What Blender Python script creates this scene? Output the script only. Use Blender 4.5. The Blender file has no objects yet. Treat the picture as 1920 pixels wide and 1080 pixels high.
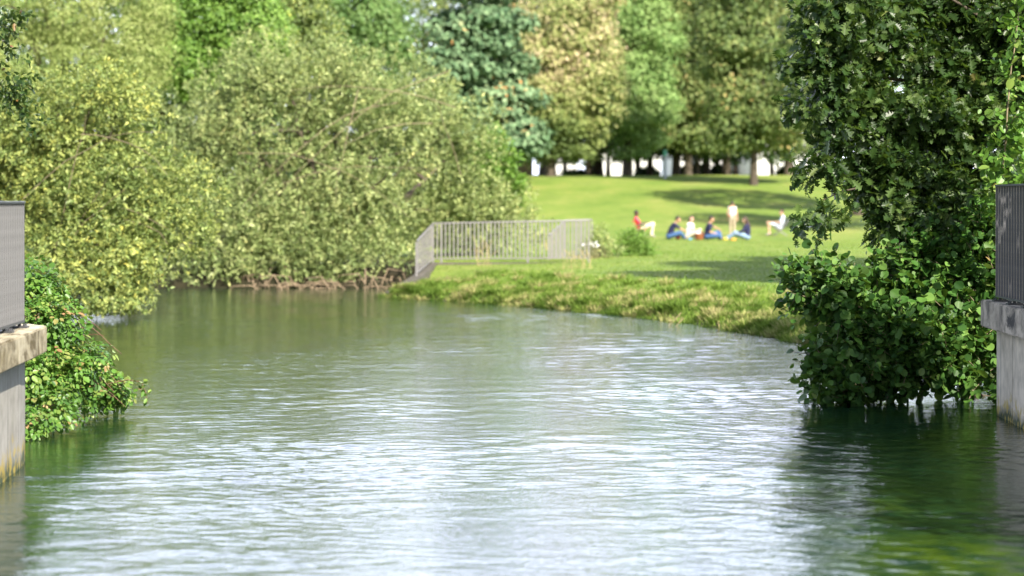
import bpy, bmesh, math, random
import numpy as np
from mathutils import Vector, Matrix
random.seed(7); RNG = np.random.default_rng(11)
R = math.radians
scn = bpy.context.scene
C = scn.collection

# ------------------------------------------------------------------ camera, sky, sun, exposure
HC = 2.41                       # eye height above the water
FPX = 85 / 36 * 1920            # focal length in photo pixels
HY = 378.0                      # horizon row in the photo
cam = bpy.data.cameras.new("camera"); camo = bpy.data.objects.new("camera", cam); C.objects.link(camo)
camo.location = (0, 0, HC); camo.rotation_euler = (R(90), 0, 0)
cam.lens = 85; cam.sensor_width = 36; cam.shift_y = -(540 - HY) / 1920
cam.clip_start = 0.1; cam.clip_end = 9000
cam.dof.use_dof = True; cam.dof.focus_distance = 27.5; cam.dof.aperture_fstop = 1.5
scn.camera = camo

SUN_TO = Vector((0.50, -0.866, 0)).normalized()
SUN_EL = R(38)
w = bpy.data.worlds.new("World"); scn.world = w; w.use_nodes = True
nt = w.node_tree; nt.nodes.clear()
sky = nt.nodes.new("ShaderNodeTexSky"); sky.sky_type = 'NISHITA'; sky.sun_disc = False
sky.sun_elevation = SUN_EL; sky.sun_rotation = math.atan2(SUN_TO.x, SUN_TO.y)
tc = nt.nodes.new("ShaderNodeTexCoord"); mp = nt.nodes.new("ShaderNodeMapping"); mp.inputs['Scale'].default_value = (1, 1, 2.6)
cn = nt.nodes.new("ShaderNodeTexNoise"); cn.inputs['Scale'].default_value = 2.2; cn.inputs['Detail'].default_value = 7; cn.inputs['Roughness'].default_value = .6
cr = nt.nodes.new("ShaderNodeValToRGB"); cr.color_ramp.elements[0].position = .30; cr.color_ramp.elements[1].position = .50
mx = nt.nodes.new("ShaderNodeMixRGB"); mx.inputs[2].default_value = (21.0, 22.6, 28.0, 1)
bg = nt.nodes.new("ShaderNodeBackground"); bg.inputs[1].default_value = 0.07
wo = nt.nodes.new("ShaderNodeOutputWorld")
L = nt.links.new
L(tc.outputs['Generated'], mp.inputs[0]); L(mp.outputs[0], cn.inputs['Vector']); L(cn.outputs[0], cr.inputs[0])
sx = nt.nodes.new("ShaderNodeSeparateXYZ"); L(tc.outputs['Generated'], sx.inputs[0])
cl = nt.nodes.new("ShaderNodeMapRange"); cl.inputs['From Min'].default_value = .30; cl.inputs['From Max'].default_value = .75; cl.inputs['To Min'].default_value = 1; cl.inputs['To Max'].default_value = .12
L(sx.outputs[2], cl.inputs[0]); cm = nt.nodes.new("ShaderNodeMath"); cm.operation = 'MULTIPLY'; L(cr.outputs[0], cm.inputs[0]); L(cl.outputs[0], cm.inputs[1]); az = nt.nodes.new("ShaderNodeMapRange"); az.inputs['From Min'].default_value = -.15; az.inputs['From Max'].default_value = .45; az.inputs['To Min'].default_value = .06; az.inputs['To Max'].default_value = 1
L(sx.outputs[1], az.inputs[0]); ca = nt.nodes.new("ShaderNodeMath"); ca.operation = 'MULTIPLY'; L(cm.outputs[0], ca.inputs[0]); L(az.outputs[0], ca.inputs[1]); L(ca.outputs[0], mx.inputs[0]); L(sky.outputs[0], mx.inputs[1]); L(mx.outputs[0], bg.inputs[0]); L(bg.outputs[0], wo.inputs[0])
sd = bpy.data.lights.new("sun", 'SUN'); sd.energy = 5.0; sd.angle = R(.55); sd.color = (1, .93, .80)
so = bpy.data.objects.new("sun", sd); C.objects.link(so)
dv = Vector((SUN_TO.x * math.cos(SUN_EL), SUN_TO.y * math.cos(SUN_EL), math.sin(SUN_EL)))
so.rotation_euler = dv.to_track_quat('Z', 'Y').to_euler(); so.location = (10, -20, 30)
scn.view_settings.view_transform = 'Standard'; scn.view_settings.look = 'None'
scn.view_settings.exposure = 1.24; scn.view_settings.gamma = 1
scn.render.engine = 'CYCLES'
cy = scn.cycles
cy.max_bounces = 6; cy.diffuse_bounces = 3; cy.glossy_bounces = 3; cy.transmission_bounces = 3; cy.transparent_max_bounces = 6
cy.caustics_reflective = False; cy.caustics_refractive = False; cy.use_denoising = True; cy.sample_clamp_indirect = 6

# ------------------------------------------------------------------ helpers
def WP(px, py, d):
    "world point seen at photo pixel px,py at distance d"
    return Vector(((px - 960) / FPX * d, d, HC - (py - HY) / FPX * d))

def tag(o, label=None, cat=None, group=None, kind=None):
    if label: o["label"] = label
    if cat: o["category"] = cat
    if group: o["group"] = group
    if kind: o["kind"] = kind
    return o

def empty(name, loc, rz=0.0):
    o = bpy.data.objects.new(name, None); C.objects.link(o)
    o.location = loc; o.rotation_euler = (0, 0, rz); o.empty_display_size = .2
    return o

def link(name, me, mat=None, parent=None, world=False):
    o = bpy.data.objects.new(name, me); C.objects.link(o)
    if mat: me.materials.append(mat)
    if parent:
        o.parent = parent
        if world: o.matrix_parent_inverse = (Matrix.Translation(parent.location) @ parent.rotation_euler.to_matrix().to_4x4()).inverted()
    return o

def mesh_np(name, V, F, n):
    "mesh from vertex array V and faces: F (k, n) all with n corners, or list of such arrays"
    if not isinstance(F, list): F = [F]
    me = bpy.data.meshes.new(name)
    V = np.asarray(V, dtype=np.float32)
    me.vertices.add(len(V)); me.vertices.foreach_set('co', V.ravel())
    tot = sum(f.size for f in F); np_ = sum(len(f) for f in F)
    me.loops.add(tot); me.polygons.add(np_)
    me.loops.foreach_set('vertex_index', np.concatenate([f.ravel() for f in F]).astype(np.int32))
    ls = []; s = 0
    for f in F:
        ls.append(s + np.arange(len(f)) * f.shape[1]); s += f.size
    me.polygons.foreach_set('loop_start', np.concatenate(ls).astype(np.int32))
    me.update(calc_edges=True)
    return me

def attr(me, name, vals):
    a = me.attributes.new(name, 'FLOAT', 'POINT'); a.data.foreach_set('value', np.asarray(vals, dtype=np.float32))

def nrm(a): return a / (np.linalg.norm(a, axis=-1, keepdims=True) + 1e-9)

# ---- leaf templates: (verts[(u,v,w)], list of faces)
def half_leaf(pts, fold=.1):
    n = len(pts); V = []; F = []
    mid = [(0, 0, 0), (1, 0, 0)]
    V = mid[:]
    a = []
    for (u, v) in pts: a.append(len(V)); V.append((u, v, fold * v * 2))
    b = []
    for (u, v) in pts: b.append(len(V)); V.append((u, -v, fold * v * 2))
    F.append([0] + a + [1]); F.append([1] + b[::-1] + [0])
    return np.array(V), F
T_DIAM = half_leaf([(.45, .5)])
T_OVAL = half_leaf([(.2, .38), (.55, .5), (.85, .25)], .12)
T_ROUND = half_leaf([(.08, .2), (.3, .46), (.6, .52), (.85, .36), (.99, .14)], .08)
T_OAK = half_leaf([(.16, .05), (.26, .22), (.33, .07), (.44, .36), (.53, .11), (.66, .43), (.75, .14), (.87, .30), (.95, .1)], .14)
def tri_leaf():
    V0, F0 = T_OVAL; V = []; F = []
    for ang, sc, off in ((0, 1, .35), (1.15, .8, .3), (-1.15, .8, .3)):
        b = sum(len(v) for v in V); c, s = math.cos(ang), math.sin(ang)
        u = V0[:, 0] * sc * .65; v = V0[:, 1] * sc * .52
        X = off * c * .9 + u * c - v * s; Y = off * s * .9 + u * s + v * c
        V.append(np.stack([X, Y, V0[:, 2] * .6 - .15 * np.hypot(X, Y) ** 2], 1)); F += [[i + b for i in f] for f in F0]
    return np.concatenate(V), F
T_TRI = tri_leaf()

def leaves(name, P, D, N, Ln, Wd, tmpl, mat, parent, tone=None):
    V0, F0 = tmpl
    P = np.asarray(P, float); n = len(P)
    D = nrm(D); N = nrm(N - (N * D).sum(1, keepdims=True) * D); S = np.cross(N, D)
    k = len(V0)
    V = (P[:, None, :] + D[:, None, :] * (V0[None, :, 0:1] * Ln[:, None, None])
         + S[:, None, :] * (V0[None, :, 1:2] * Wd[:, None, None]) + N[:, None, :] * (V0[None, :, 2:3] * Wd[:, None, None]))
    # tips curl down a little
    V[:, :, 2] -= (V0[None, :, 0] ** 2) * Ln[:, None] * .15
    off = (np.arange(n) * k)
    F = []
    for ln in sorted(set(len(f) for f in F0)):
        fs = np.array([f for f in F0 if len(f) == ln])
        F.append((off[:, None, None] + fs[None]).reshape(-1, ln))
    me = mesh_np(name, V.reshape(-1, 3), F, 0)
    if tone is None: tone = RNG.random(n)
    attr(me, 'tone', np.repeat(tone, k))
    attr(me, 'rnd', np.repeat(RNG.random(n), k))
    return link(name, me, mat, parent, world=True)

def rdir(n):
    v = RNG.normal(size=(n, 3)); return nrm(v)

def tubes(name, paths, mat, parent, sides=7):
    "paths: list of (points, radii); one mesh"
    V = []; F = []; b = 0
    for pts, rad in paths:
        pts = np.array([tuple(p) for p in pts], float); n = len(pts)
        T = nrm(np.gradient(pts, axis=0))
        ref = np.array([0, 0, 1.0]) if abs(T[:, 2]).mean() < .8 else np.array([1.0, 0, 0])
        U = nrm(np.cross(T, ref)); W_ = np.cross(T, U)
        a = np.arange(sides) * 2 * math.pi / sides
        ring = U[:, None] * np.cos(a)[None, :, None] + W_[:, None] * np.sin(a)[None, :, None]
        V.append((pts[:, None] + ring * np.array(rad)[:, None, None]).reshape(-1, 3))
        i = np.arange(n - 1)[:, None] * sides; j = np.arange(sides)[None]; j2 = (j + 1) % sides
        F.append(np.stack([b + i + j, b + i + j2, b + i + sides + j2, b + i + sides + j], -1).reshape(-1, 4))
        b += n * sides
    me = mesh_np(name, np.concatenate(V), np.concatenate(F), 4)
    me.shade_smooth()
    return link(name, me, mat, parent, world=True)

def wobble(p0, p1, n=8, amp=.1, sag=0.0):
    p0 = Vector(p0); p1 = Vector(p1); out = []
    ln = (p1 - p0).length; off = Vector((0, 0, 0))
    for i in range(n):
        t = i / (n - 1)
        if i: off += Vector((random.uniform(-1, 1), random.uniform(-1, 1), random.uniform(-1, 1))) * amp * ln / n
        out.append(p0.lerp(p1, t) + off * (t if t < 1 else 1) + Vector((0, 0, sag * math.sin(t * math.pi) * ln)))
    return out

# ------------------------------------------------------------------ materials
def new_mat(name):
    m = bpy.data.materials.new(name); m.use_nodes = True
    nt = m.node_tree; b = nt.nodes['Principled BSDF']; return m, nt, b
def nd(nt, t, **kw):
    n = nt.nodes.new(t)
    for k, v in kw.items():
        try: setattr(n, k, v)
        except Exception: n.inputs[k].default_value = v
    return n
def ramp(nt, stops, interp='LINEAR'):
    r = nt.nodes.new("ShaderNodeValToRGB"); r.color_ramp.interpolation = interp; e = r.color_ramp.elements
    while len(e) < len(stops): e.new(.5)
    for i, (p, c) in enumerate(stops):
        e[i].position = p; e[i].color = (*c, 1) if len(c) == 3 else c
    return r

def leaf_mat(name, stops, trans=.35, rough=.5, spec=.35, tcol=(.25, .42, .04), gain=1.0):
    stops = [(p, tuple(min(.8, c * gain) for c in col)) for p, col in stops]
    m, nt, b = new_mat(name); L = nt.links.new
    a = nt.nodes.new("ShaderNodeAttribute"); a.attribute_name = 'tone'
    r = ramp(nt, stops); L(a.outputs['Fac'], r.inputs[0])
    a2 = nt.nodes.new("ShaderNodeAttribute"); a2.attribute_name = 'rnd'
    hs = nt.nodes.new("ShaderNodeHueSaturation")
    mr = nt.nodes.new("ShaderNodeMapRange"); mr.inputs['To Min'].default_value = .75; mr.inputs['To Max'].default_value = 1.25
    L(a2.outputs['Fac'], mr.inputs[0]); L(mr.outputs[0], hs.inputs['Value']); L(r.outputs[0], hs.inputs['Color'])
    L(hs.outputs[0], b.inputs['Base Color']); b.inputs['Roughness'].default_value = rough
    b.inputs['Specular IOR Level'].default_value = spec
    t = nt.nodes.new("ShaderNodeBsdfTranslucent")
    mc = nt.nodes.new("ShaderNodeMixRGB"); mc.blend_type = 'MULTIPLY'; mc.inputs[0].default_value = 0
    mm = nt.nodes.new("ShaderNodeMixRGB"); mm.inputs[0].default_value = .5; mm.inputs[2].default_value = (*tcol, 1)
    L(hs.outputs[0], mm.inputs[1]); L(mm.outputs[0], t.inputs[0])
    mix = nt.nodes.new("ShaderNodeMixShader"); mix.inputs[0].default_value = trans
    L(b.outputs[0], mix.inputs[1]); L(t.outputs[0], mix.inputs[2]); L(mix.outputs[0], nt.nodes['Material Output'].inputs[0])
    return m

def flat_mat(name, col, rough=.6, var=.15, scale=20, metal=0, bump=0.0, spec=.5):
    m, nt, b = new_mat(name); L = nt.links.new
    n = nt.nodes.new("ShaderNodeTexNoise"); n.inputs['Scale'].default_value = scale; n.inputs['Detail'].default_value = 5
    co = nt.nodes.new("ShaderNodeTexCoord"); L(co.outputs['Object'], n.inputs['Vector'])
    r = ramp(nt, [(.3, tuple(c * (1 - var) for c in col)), (.7, tuple(min(1, c * (1 + var)) for c in col))])
    L(n.outputs[0], r.inputs[0]); L(r.outputs[0], b.inputs['Base Color'])
    b.inputs['Roughness'].default_value = rough; b.inputs['Metallic'].default_value = metal; b.inputs['Specular IOR Level'].default_value = spec
    if bump:
        bp = nt.nodes.new("ShaderNodeBump"); bp.inputs['Strength'].default_value = bump; bp.inputs['Distance'].default_value = .02
        L(n.outputs[0], bp.inputs['Height']); L(bp.outputs[0], b.inputs['Normal'])
    return m

M = {}
M['oak'] = leaf_mat('oak_leaf', [(0, (.012, .032, .008)), (.5, (.035, .075, .016)), (.88, (.10, .15, .04)), (.985, (.16, .19, .06)), (1, (.25, .10, .03))], .25, .42, .4, gain=.92)
M['alder'] = leaf_mat('alder_leaf', [(0, (.014, .045, .009)), (.5, (.040, .10, .016)), (.9, (.11, .19, .04)), (.97, (.17, .22, .06)), (1, (.28, .15, .07))], .24, .5, .3, gain=1.35)
M['bramble'] = leaf_mat('bramble_leaf', [(0, (.05, .13, .018)), (.6, (.10, .20, .03)), (.92, (.2, .27, .06)), (1, (.3, .16, .08))], .3, .42, .45, gain=1.15)
M['willow_a'] = leaf_mat('olive_willow_leaf', [(0, (.05, .085, .02)), (.45, (.17, .23, .065)), (.85, (.40, .43, .12)), (1, (.66, .56, .09))], .22, .5, .45, (.36, .42, .07), gain=1.2)
M['willow_b'] = leaf_mat('grey_willow_leaf', [(0, (.05, .08, .022)), (.45, (.19, .25, .08)), (.85, (.42, .46, .19)), (1, (.56, .50, .16))], .17, .55, .45, (.36, .42, .1), gain=1.12)
M['willow_c'] = leaf_mat('pale_willow_leaf', [(0, (.17, .23, .06)), (.5, (.30, .36, .12)), (1, (.46, .48, .2))], .35, .55, .35, (.35, .45, .1), gain=1.15)
M['bright'] = leaf_mat('bright_green_leaf', [(0, (.08, .17, .03)), (.5, (.16, .28, .05)), (.9, (.26, .38, .09)), (1, (.42, .44, .08))], .32, .5, .35, gain=1.1)
M['emerald'] = leaf_mat('emerald_leaf', [(0, (.06, .13, .035)), (.6, (.15, .25, .08)), (1, (.26, .36, .13))], .3, .5, .3, gain=1.1)
M['cedar'] = leaf_mat('cedar_needle', [(0, (.05, .11, .05)), (.6, (.15, .24, .12)), (.93, (.25, .34, .18)), (.965, (.50, .30, .12)), (1, (.6, .33, .13))], .15, .6, .3, (.15, .25, .12), gain=1.15)
M['autumn'] = leaf_mat('autumn_leaf', [(0, (.07, .11, .03)), (.3, (.20, .25, .075)), (.65, (.38, .37, .16)), (1, (.56, .44, .30))], .3, .55, .3, (.38, .38, .14), gain=1.3)
M['conifer'] = leaf_mat('conifer_needle', [(0, (.08, .16, .04)), (.6, (.19, .29, .09)), (1, (.28, .37, .14))], .2, .6, .3, gain=1.25)
M['olive'] = leaf_mat('olive_leaf', [(0, (.05, .09, .025)), (.5, (.12, .17, .05)), (.88, (.23, .26, .09)), (1, (.40, .30, .12))], .25, .55, .3, (.22, .28, .06), gain=1.3)
M['brownleaf'] = leaf_mat('brown_leaf', [(0, (.06, .045, .025)), (.6, (.12, .10, .05)), (1, (.2, .15, .08))], .25, .6, .3, (.2, .15, .06), gain=1.6)
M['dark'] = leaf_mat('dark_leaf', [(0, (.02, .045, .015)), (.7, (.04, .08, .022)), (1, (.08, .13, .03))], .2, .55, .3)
M['grass'] = leaf_mat('grass_blade', [(0, (.10, .18, .025)), (.6, (.20, .30, .05)), (.8, (.30, .36, .09)), (1, (.52, .44, .22))], .35, .6, .2, (.3, .42, .06), gain=1.0)
M['bark'] = flat_mat('bark', (.075, .058, .042), .9, .4, 14, 0, .5)
M['bark_pale'] = flat_mat('pale_bark', (.24, .19, .12), .85, .35, 14, 0, .4)
M['root'] = flat_mat('dry_root', (.25, .185, .12), .9, .35, 9)
M['iron'] = flat_mat('grey_paint', (.15, .15, .155), .5, .12, 30)
M['iron_top'] = flat_mat('dark_iron', (.045, .045, .05), .45, .2, 20)
M['galv'] = flat_mat('galvanised_steel', (.235, .222, .225), .5, .1, 12, .2)
M['straw'] = flat_mat('dry_stem', (.45, .36, .18), .8, .2, 6)

def concrete_mat(name, base, dark, stain_col, slab=False, joint=0):
    m, nt, b = new_mat(name); L = nt.links.new
    co = nt.nodes.new("ShaderNodeTexCoord")
    mp = nt.nodes.new("ShaderNodeMapping"); mp.inputs['Scale'].default_value = (3, .9, .7) if not slab else (4, 1.0, 2.5); L(co.outputs['Object'], mp.inputs[0])
    n1 = nd(nt, "ShaderNodeTexNoise"); n1.inputs['Scale'].default_value = 1.6; n1.inputs['Detail'].default_value = 8; n1.inputs['Roughness'].default_value = .65
    L(mp.outputs[0], n1.inputs['Vector'])
    r1 = ramp(nt, [(.32, dark), (.56, base), (.75, tuple(min(1, c * 1.25) for c in base))]); L(n1.outputs[0], r1.inputs[0])
    n2 = nd(nt, "ShaderNodeTexNoise"); n2.inputs['Scale'].default_value = 7; n2.inputs['Detail'].default_value = 8; L(co.outputs['Object'], n2.inputs['Vector'])
    m2 = nt.nodes.new("ShaderNodeMixRGB"); m2.blend_type = 'MULTIPLY'; m2.inputs[0].default_value = .5
    r2 = ramp(nt, [(.3, (.55, .55, .55)), (.6, (1, 1, 1))]); L(n2.outputs[0], r2.inputs[0]); L(r1.outputs[0], m2.inputs[1]); L(r2.outputs[0], m2.inputs[2])
    out = m2.outputs[0]
    sp = nt.nodes.new("ShaderNodeSeparateXYZ"); L(co.outputs['Object'], sp.inputs[0])
    # stains from the wet edge (moss band close to the water / streaks on the slab)
    ad = nt.nodes.new("ShaderNodeMath"); ad.operation = 'MULTIPLY_ADD'; ad.inputs[1].default_value = .5 if not slab else -.6
    L(n1.outputs[0], ad.inputs[0]); L(sp.outputs[2], ad.inputs[2])
    if not slab:
        r3 = ramp(nt, [(.30, (1, 1, 1)), (.42, (0, 0, 0))]); c3 = stain_col
    else:
        r3 = ramp(nt, [(.0, (1, 1, 1)), (1, (1, 1, 1))]); c3 = stain_col
    if not slab:
        L(ad.outputs[0], r3.inputs[0])
        m3 = nt.nodes.new("ShaderNodeMixRGB"); m3.inputs[2].default_value = (*c3, 1); L(r3.outputs[0], m3.inputs[0]); L(out, m3.inputs[1]); out = m3.outputs[0]
        r4 = ramp(nt, [(.40, (1, 1, 1)), (.56, (0, 0, 0))]); L(ad.outputs[0], r4.inputs[0])
        n5 = nd(nt, "ShaderNodeTexNoise"); n5.inputs['Scale'].default_value = 9; L(co.outputs['Object'], n5.inputs['Vector'])
        r5 = ramp(nt, [(.5, (0, 0, 0)), (.6, (.8, .8, .8))]); L(n5.outputs[0], r5.inputs[0])
        mu = nt.nodes.new("ShaderNodeMixRGB"); mu.blend_type = 'MULTIPLY'; mu.inputs[0].default_value = 1; L(r4.outputs[0], mu.inputs[1]); L(r5.outputs[0], mu.inputs[2])
        m5 = nt.nodes.new("ShaderNodeMixRGB"); m5.inputs[2].default_value = (.42, .31, .05, 1); L(mu.outputs[0], m5.inputs[0]); L(out, m5.inputs[1])
        out = m5.outputs[0]; L(m3.outputs[0], m5.inputs[1])
    else:
        mp3 = nt.nodes.new("ShaderNodeMapping"); mp3.inputs['Scale'].default_value = (6, 1.5, 1.8); L(co.outputs['Object'], mp3.inputs[0])
        n6 = nd(nt, "ShaderNodeTexNoise"); n6.inputs['Scale'].default_value = 1.3; n6.inputs['Detail'].default_value = 9; n6.inputs['Roughness'].default_value = .7; n6.inputs['Distortion'].default_value = .5; L(mp3.outputs[0], n6.inputs['Vector'])
        r6 = ramp(nt, [(.46, (0, 0, 0)), (.6, (1, 1, 1))]); L(n6.outputs[0], r6.inputs[0])
        m6 = nt.nodes.new("ShaderNodeMixRGB"); m6.inputs[2].default_value = (*c3, 1); L(r6.outputs[0], m6.inputs[0]); L(out, m6.inputs[1]); out = m6.outputs[0]
    if joint:
        # formwork joints
        wv = nt.nodes.new("ShaderNodeMath"); wv.operation = 'MULTIPLY'; wv.inputs[1].default_value = 1 / joint; L(sp.outputs[1], wv.inputs[0])
        fr = nt.nodes.new("ShaderNodeMath"); fr.operation = 'FRACT'; L(wv.outputs[0], fr.inputs[0])
        r7 = ramp(nt, [(0, (.45, .45, .45)), (.035, (.5, .5, .5)), (.05, (1, 1, 1))]); L(fr.outputs[0], r7.inputs[0])
        m7 = nt.nodes.new("ShaderNodeMixRGB"); m7.blend_type = 'MULTIPLY'; m7.inputs[0].default_value = 1; L(out, m7.inputs[1]); L(r7.outputs[0], m7.inputs[2]); out = m7.outputs[0]
    L(out, b.inputs['Base Color']); b.inputs['Roughness'].default_value = .85
    bp = nt.nodes.new("ShaderNodeBump"); bp.inputs['Strength'].default_value = .4; bp.inputs['Distance'].default_value = .015
    L(n2.outputs[0], bp.inputs['Height']); L(bp.outputs[0], b.inputs['Normal'])
    return m
M['conc_l'] = concrete_mat('board_marked_concrete', (.36, .34, .31), (.25, .235, .20), (.035, .055, .02), joint=.62)
M['conc_r'] = concrete_mat('weathered_concrete', (.66, .58, .46), (.36, .31, .23), (.04, .055, .02), joint=.75)
M['slab_l'] = concrete_mat('mossy_slab', (.52, .46, .33), (.32, .26, .14), (.10, .072, .025), slab=True)
M['slab_r'] = concrete_mat('blackened_slab', (.50, .43, .34), (.26, .22, .17), (.03, .027, .023), slab=True)

# ------------------------------------------------------------------ terrain
RIVER = np.array([(-3.9, 2), (-4.5, 22.7), (-5.7, 24.5), (-6.0, 30), (-7.6, 40), (-9.5, 49), (-12.5, 58), (-15, 67), (-10, 67.6), (-6, 67.0), (-3.4, 67.3),
                  (-2.5, 64), (-3.3, 60.9), (-2.1, 59.4), (-.12, 56.3), (1.63, 52.8), (3.15, 49.2), (4.29, 44.4), (5.05, 41), (5.9, 36), (6.5, 31), (6.4, 28.2), (5.47, 27.3), (5.0, 2)])
def river_sd(X, Y):
    "distance to the river edge, negative inside"
    P = RIVER; Q = np.roll(P, -1, 0); d2 = np.full(X.shape, 1e9); ins = np.zeros(X.shape, bool)
    for (ax, ay), (bx, by) in zip(P, Q):
        ex, ey = bx - ax, by - ay
        t = np.clip(((X - ax) * ex + (Y - ay) * ey) / (ex * ex + ey * ey), 0, 1)
        d2 = np.minimum(d2, (X - ax - t * ex) ** 2 + (Y - ay - t * ey) ** 2)
        c = (ay > Y) != (by > Y)
        ins ^= c & (X < (bx - ax) * (Y - ay) / (by - ay + 1e-12) + ax)
    d = np.sqrt(d2); return np.where(ins, -d, d)
PY = [0, 72, 108, 111, 117, 126, 136, 145, 152, 160, 175, 4000]
PZ = [.58, .60, .60, .63, .82, 1.35, 2.2, 3.05, 3.78, 4.15, 4.2, 4.2]
def ground_z(X, Y):
    X = np.asarray(X, float); Y = np.asarray(Y, float)
    sd = river_sd(X, Y)
    s = lambda t: np.clip(t, 0, 1) ** 2 * (3 - 2 * np.clip(t, 0, 1))
    base = np.interp(Y, PY, PZ) + .04 * np.sin(X * .31 + Y * .17) + .03 * np.sin(X * .11 - Y * .23 + 1)
    prof = np.where(sd > 0, .30 * s(sd / .35) + .70 * s(sd / 3.6), 0)
    bump = (.05 * np.sin(X * 3.1 + 1.3 * np.sin(Y * 1.7)) * np.sin(Y * 2.3 + X) + .03 * np.sin(X * 7.3 + Y * 5.1)) * np.exp(-((sd - 1) / 1.6) ** 2)
    return np.where(sd > 0, -.06 + (base + .06) * prof + bump, -.06 - .9 * s(-sd / 1.2))
def gz(x, y): return float(ground_z(np.array([x]), np.array([y]))[0])

def grid_mesh(name, xs, ys, zf):
    X, Y = np.meshgrid(xs, ys); Z = zf(X, Y)
    V = np.stack([X, Y, Z], -1).reshape(-1, 3); nx = len(xs); ny = len(ys)
    i = np.arange(ny - 1)[:, None] * nx; j = np.arange(nx - 1)[None]
    F = np.stack([i + j, i + j + 1, i + nx + j + 1, i + nx + j], -1).reshape(-1, 4)
    me = mesh_np(name, V, F, 4); me.shade_smooth(); return me, X, Y
xs = np.concatenate([-np.geomspace(3000, 22, 26)[:-1], np.arange(-22, 24, .22), np.geomspace(24, 3000, 26)])
ys = np.concatenate([-np.geomspace(300, 1, 8), np.arange(0, 24, 1.5), np.arange(24, 72, .22), np.arange(72, 180, 1.2), np.geomspace(180, 4000, 20)])
gme, GX, GY = grid_mesh("ground", xs, ys, ground_z)
m, nt, b = new_mat('lawn'); L = nt.links.new
co = nt.nodes.new("ShaderNodeTexCoord")
n1 = nd(nt, "ShaderNodeTexNoise"); n1.inputs['Scale'].default_value = .30; n1.inputs['Detail'].default_value = 9; n1.inputs['Roughness'].default_value = .65; L(co.outputs['Object'], n1.inputs['Vector'])
n2 = nd(nt, "ShaderNodeTexNoise"); n2.inputs['Scale'].default_value = 9; n2.inputs['Detail'].default_value = 8; n2.inputs['Roughness'].default_value = .7; L(co.outputs['Object'], n2.inputs['Vector'])
ra = ramp(nt, [(.3, (.145, .235, .04)), (.5, (.195, .275, .052)), (.72, (.28, .31, .09))]); L(n1.outputs[0], ra.inputs[0])
rb = ramp(nt, [(.3, (.55, .55, .5)), (.65, (1.12, 1.1, 1.05))]); L(n2.outputs[0], rb.inputs[0])
mu = nt.nodes.new("ShaderNodeMixRGB"); mu.blend_type = 'MULTIPLY'; mu.inputs[0].default_value = .8; L(ra.outputs[0], mu.inputs[1]); L(rb.outputs[0], mu.inputs[2])
at = nt.nodes.new("ShaderNodeAttribute"); at.attribute_name = 'soil'
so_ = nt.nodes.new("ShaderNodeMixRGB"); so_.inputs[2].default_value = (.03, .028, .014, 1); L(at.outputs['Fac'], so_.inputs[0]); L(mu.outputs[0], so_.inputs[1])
mpl = nt.nodes.new("ShaderNodeMapping"); mpl.inputs['Scale'].default_value = (1, .45, 1); L(co.outputs['Object'], mpl.inputs[0])
n4 = nd(nt, "ShaderNodeTexNoise"); n4.inputs['Scale'].default_value = .55; n4.inputs['Detail'].default_value = 8; n4.inputs['Roughness'].default_value = .7; L(mpl.outputs[0], n4.inputs['Vector'])
rc = ramp(nt, [(.35, (.80, .84, .85)), (.5, (1, 1, 1)), (.66, (1.28, 1.06, 1.3))]); L(n4.outputs[0], rc.inputs[0])
mz = nt.nodes.new("ShaderNodeMixRGB"); mz.blend_type = 'MULTIPLY'; mz.inputs[0].default_value = .9; L(so_.outputs[0], mz.inputs[1]); L(rc.outputs[0], mz.inputs[2])
L(mz.outputs[0], b.inputs['Base Color']); b.inputs['Roughness'].default_value = .9; b.inputs['Specular IOR Level'].default_value = .15
bp = nt.nodes.new("ShaderNodeBump"); bp.inputs['Strength'].default_value = .6; bp.inputs['Distance'].default_value = .06
L(n2.outputs[0], bp.inputs['Height']); L(bp.outputs[0], b.inputs['Normal']); M['lawn'] = m
sdv = river_sd(GX, GY).ravel(); gzv = ground_z(GX, GY).ravel()
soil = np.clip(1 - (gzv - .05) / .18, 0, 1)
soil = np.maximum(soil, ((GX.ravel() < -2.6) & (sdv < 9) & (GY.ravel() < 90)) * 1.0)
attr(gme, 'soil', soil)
ground = link("ground", gme, M['lawn']); tag(ground, "sunlit green lawn rising to the trees, with earthy river banks", "ground", kind="structure")

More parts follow.
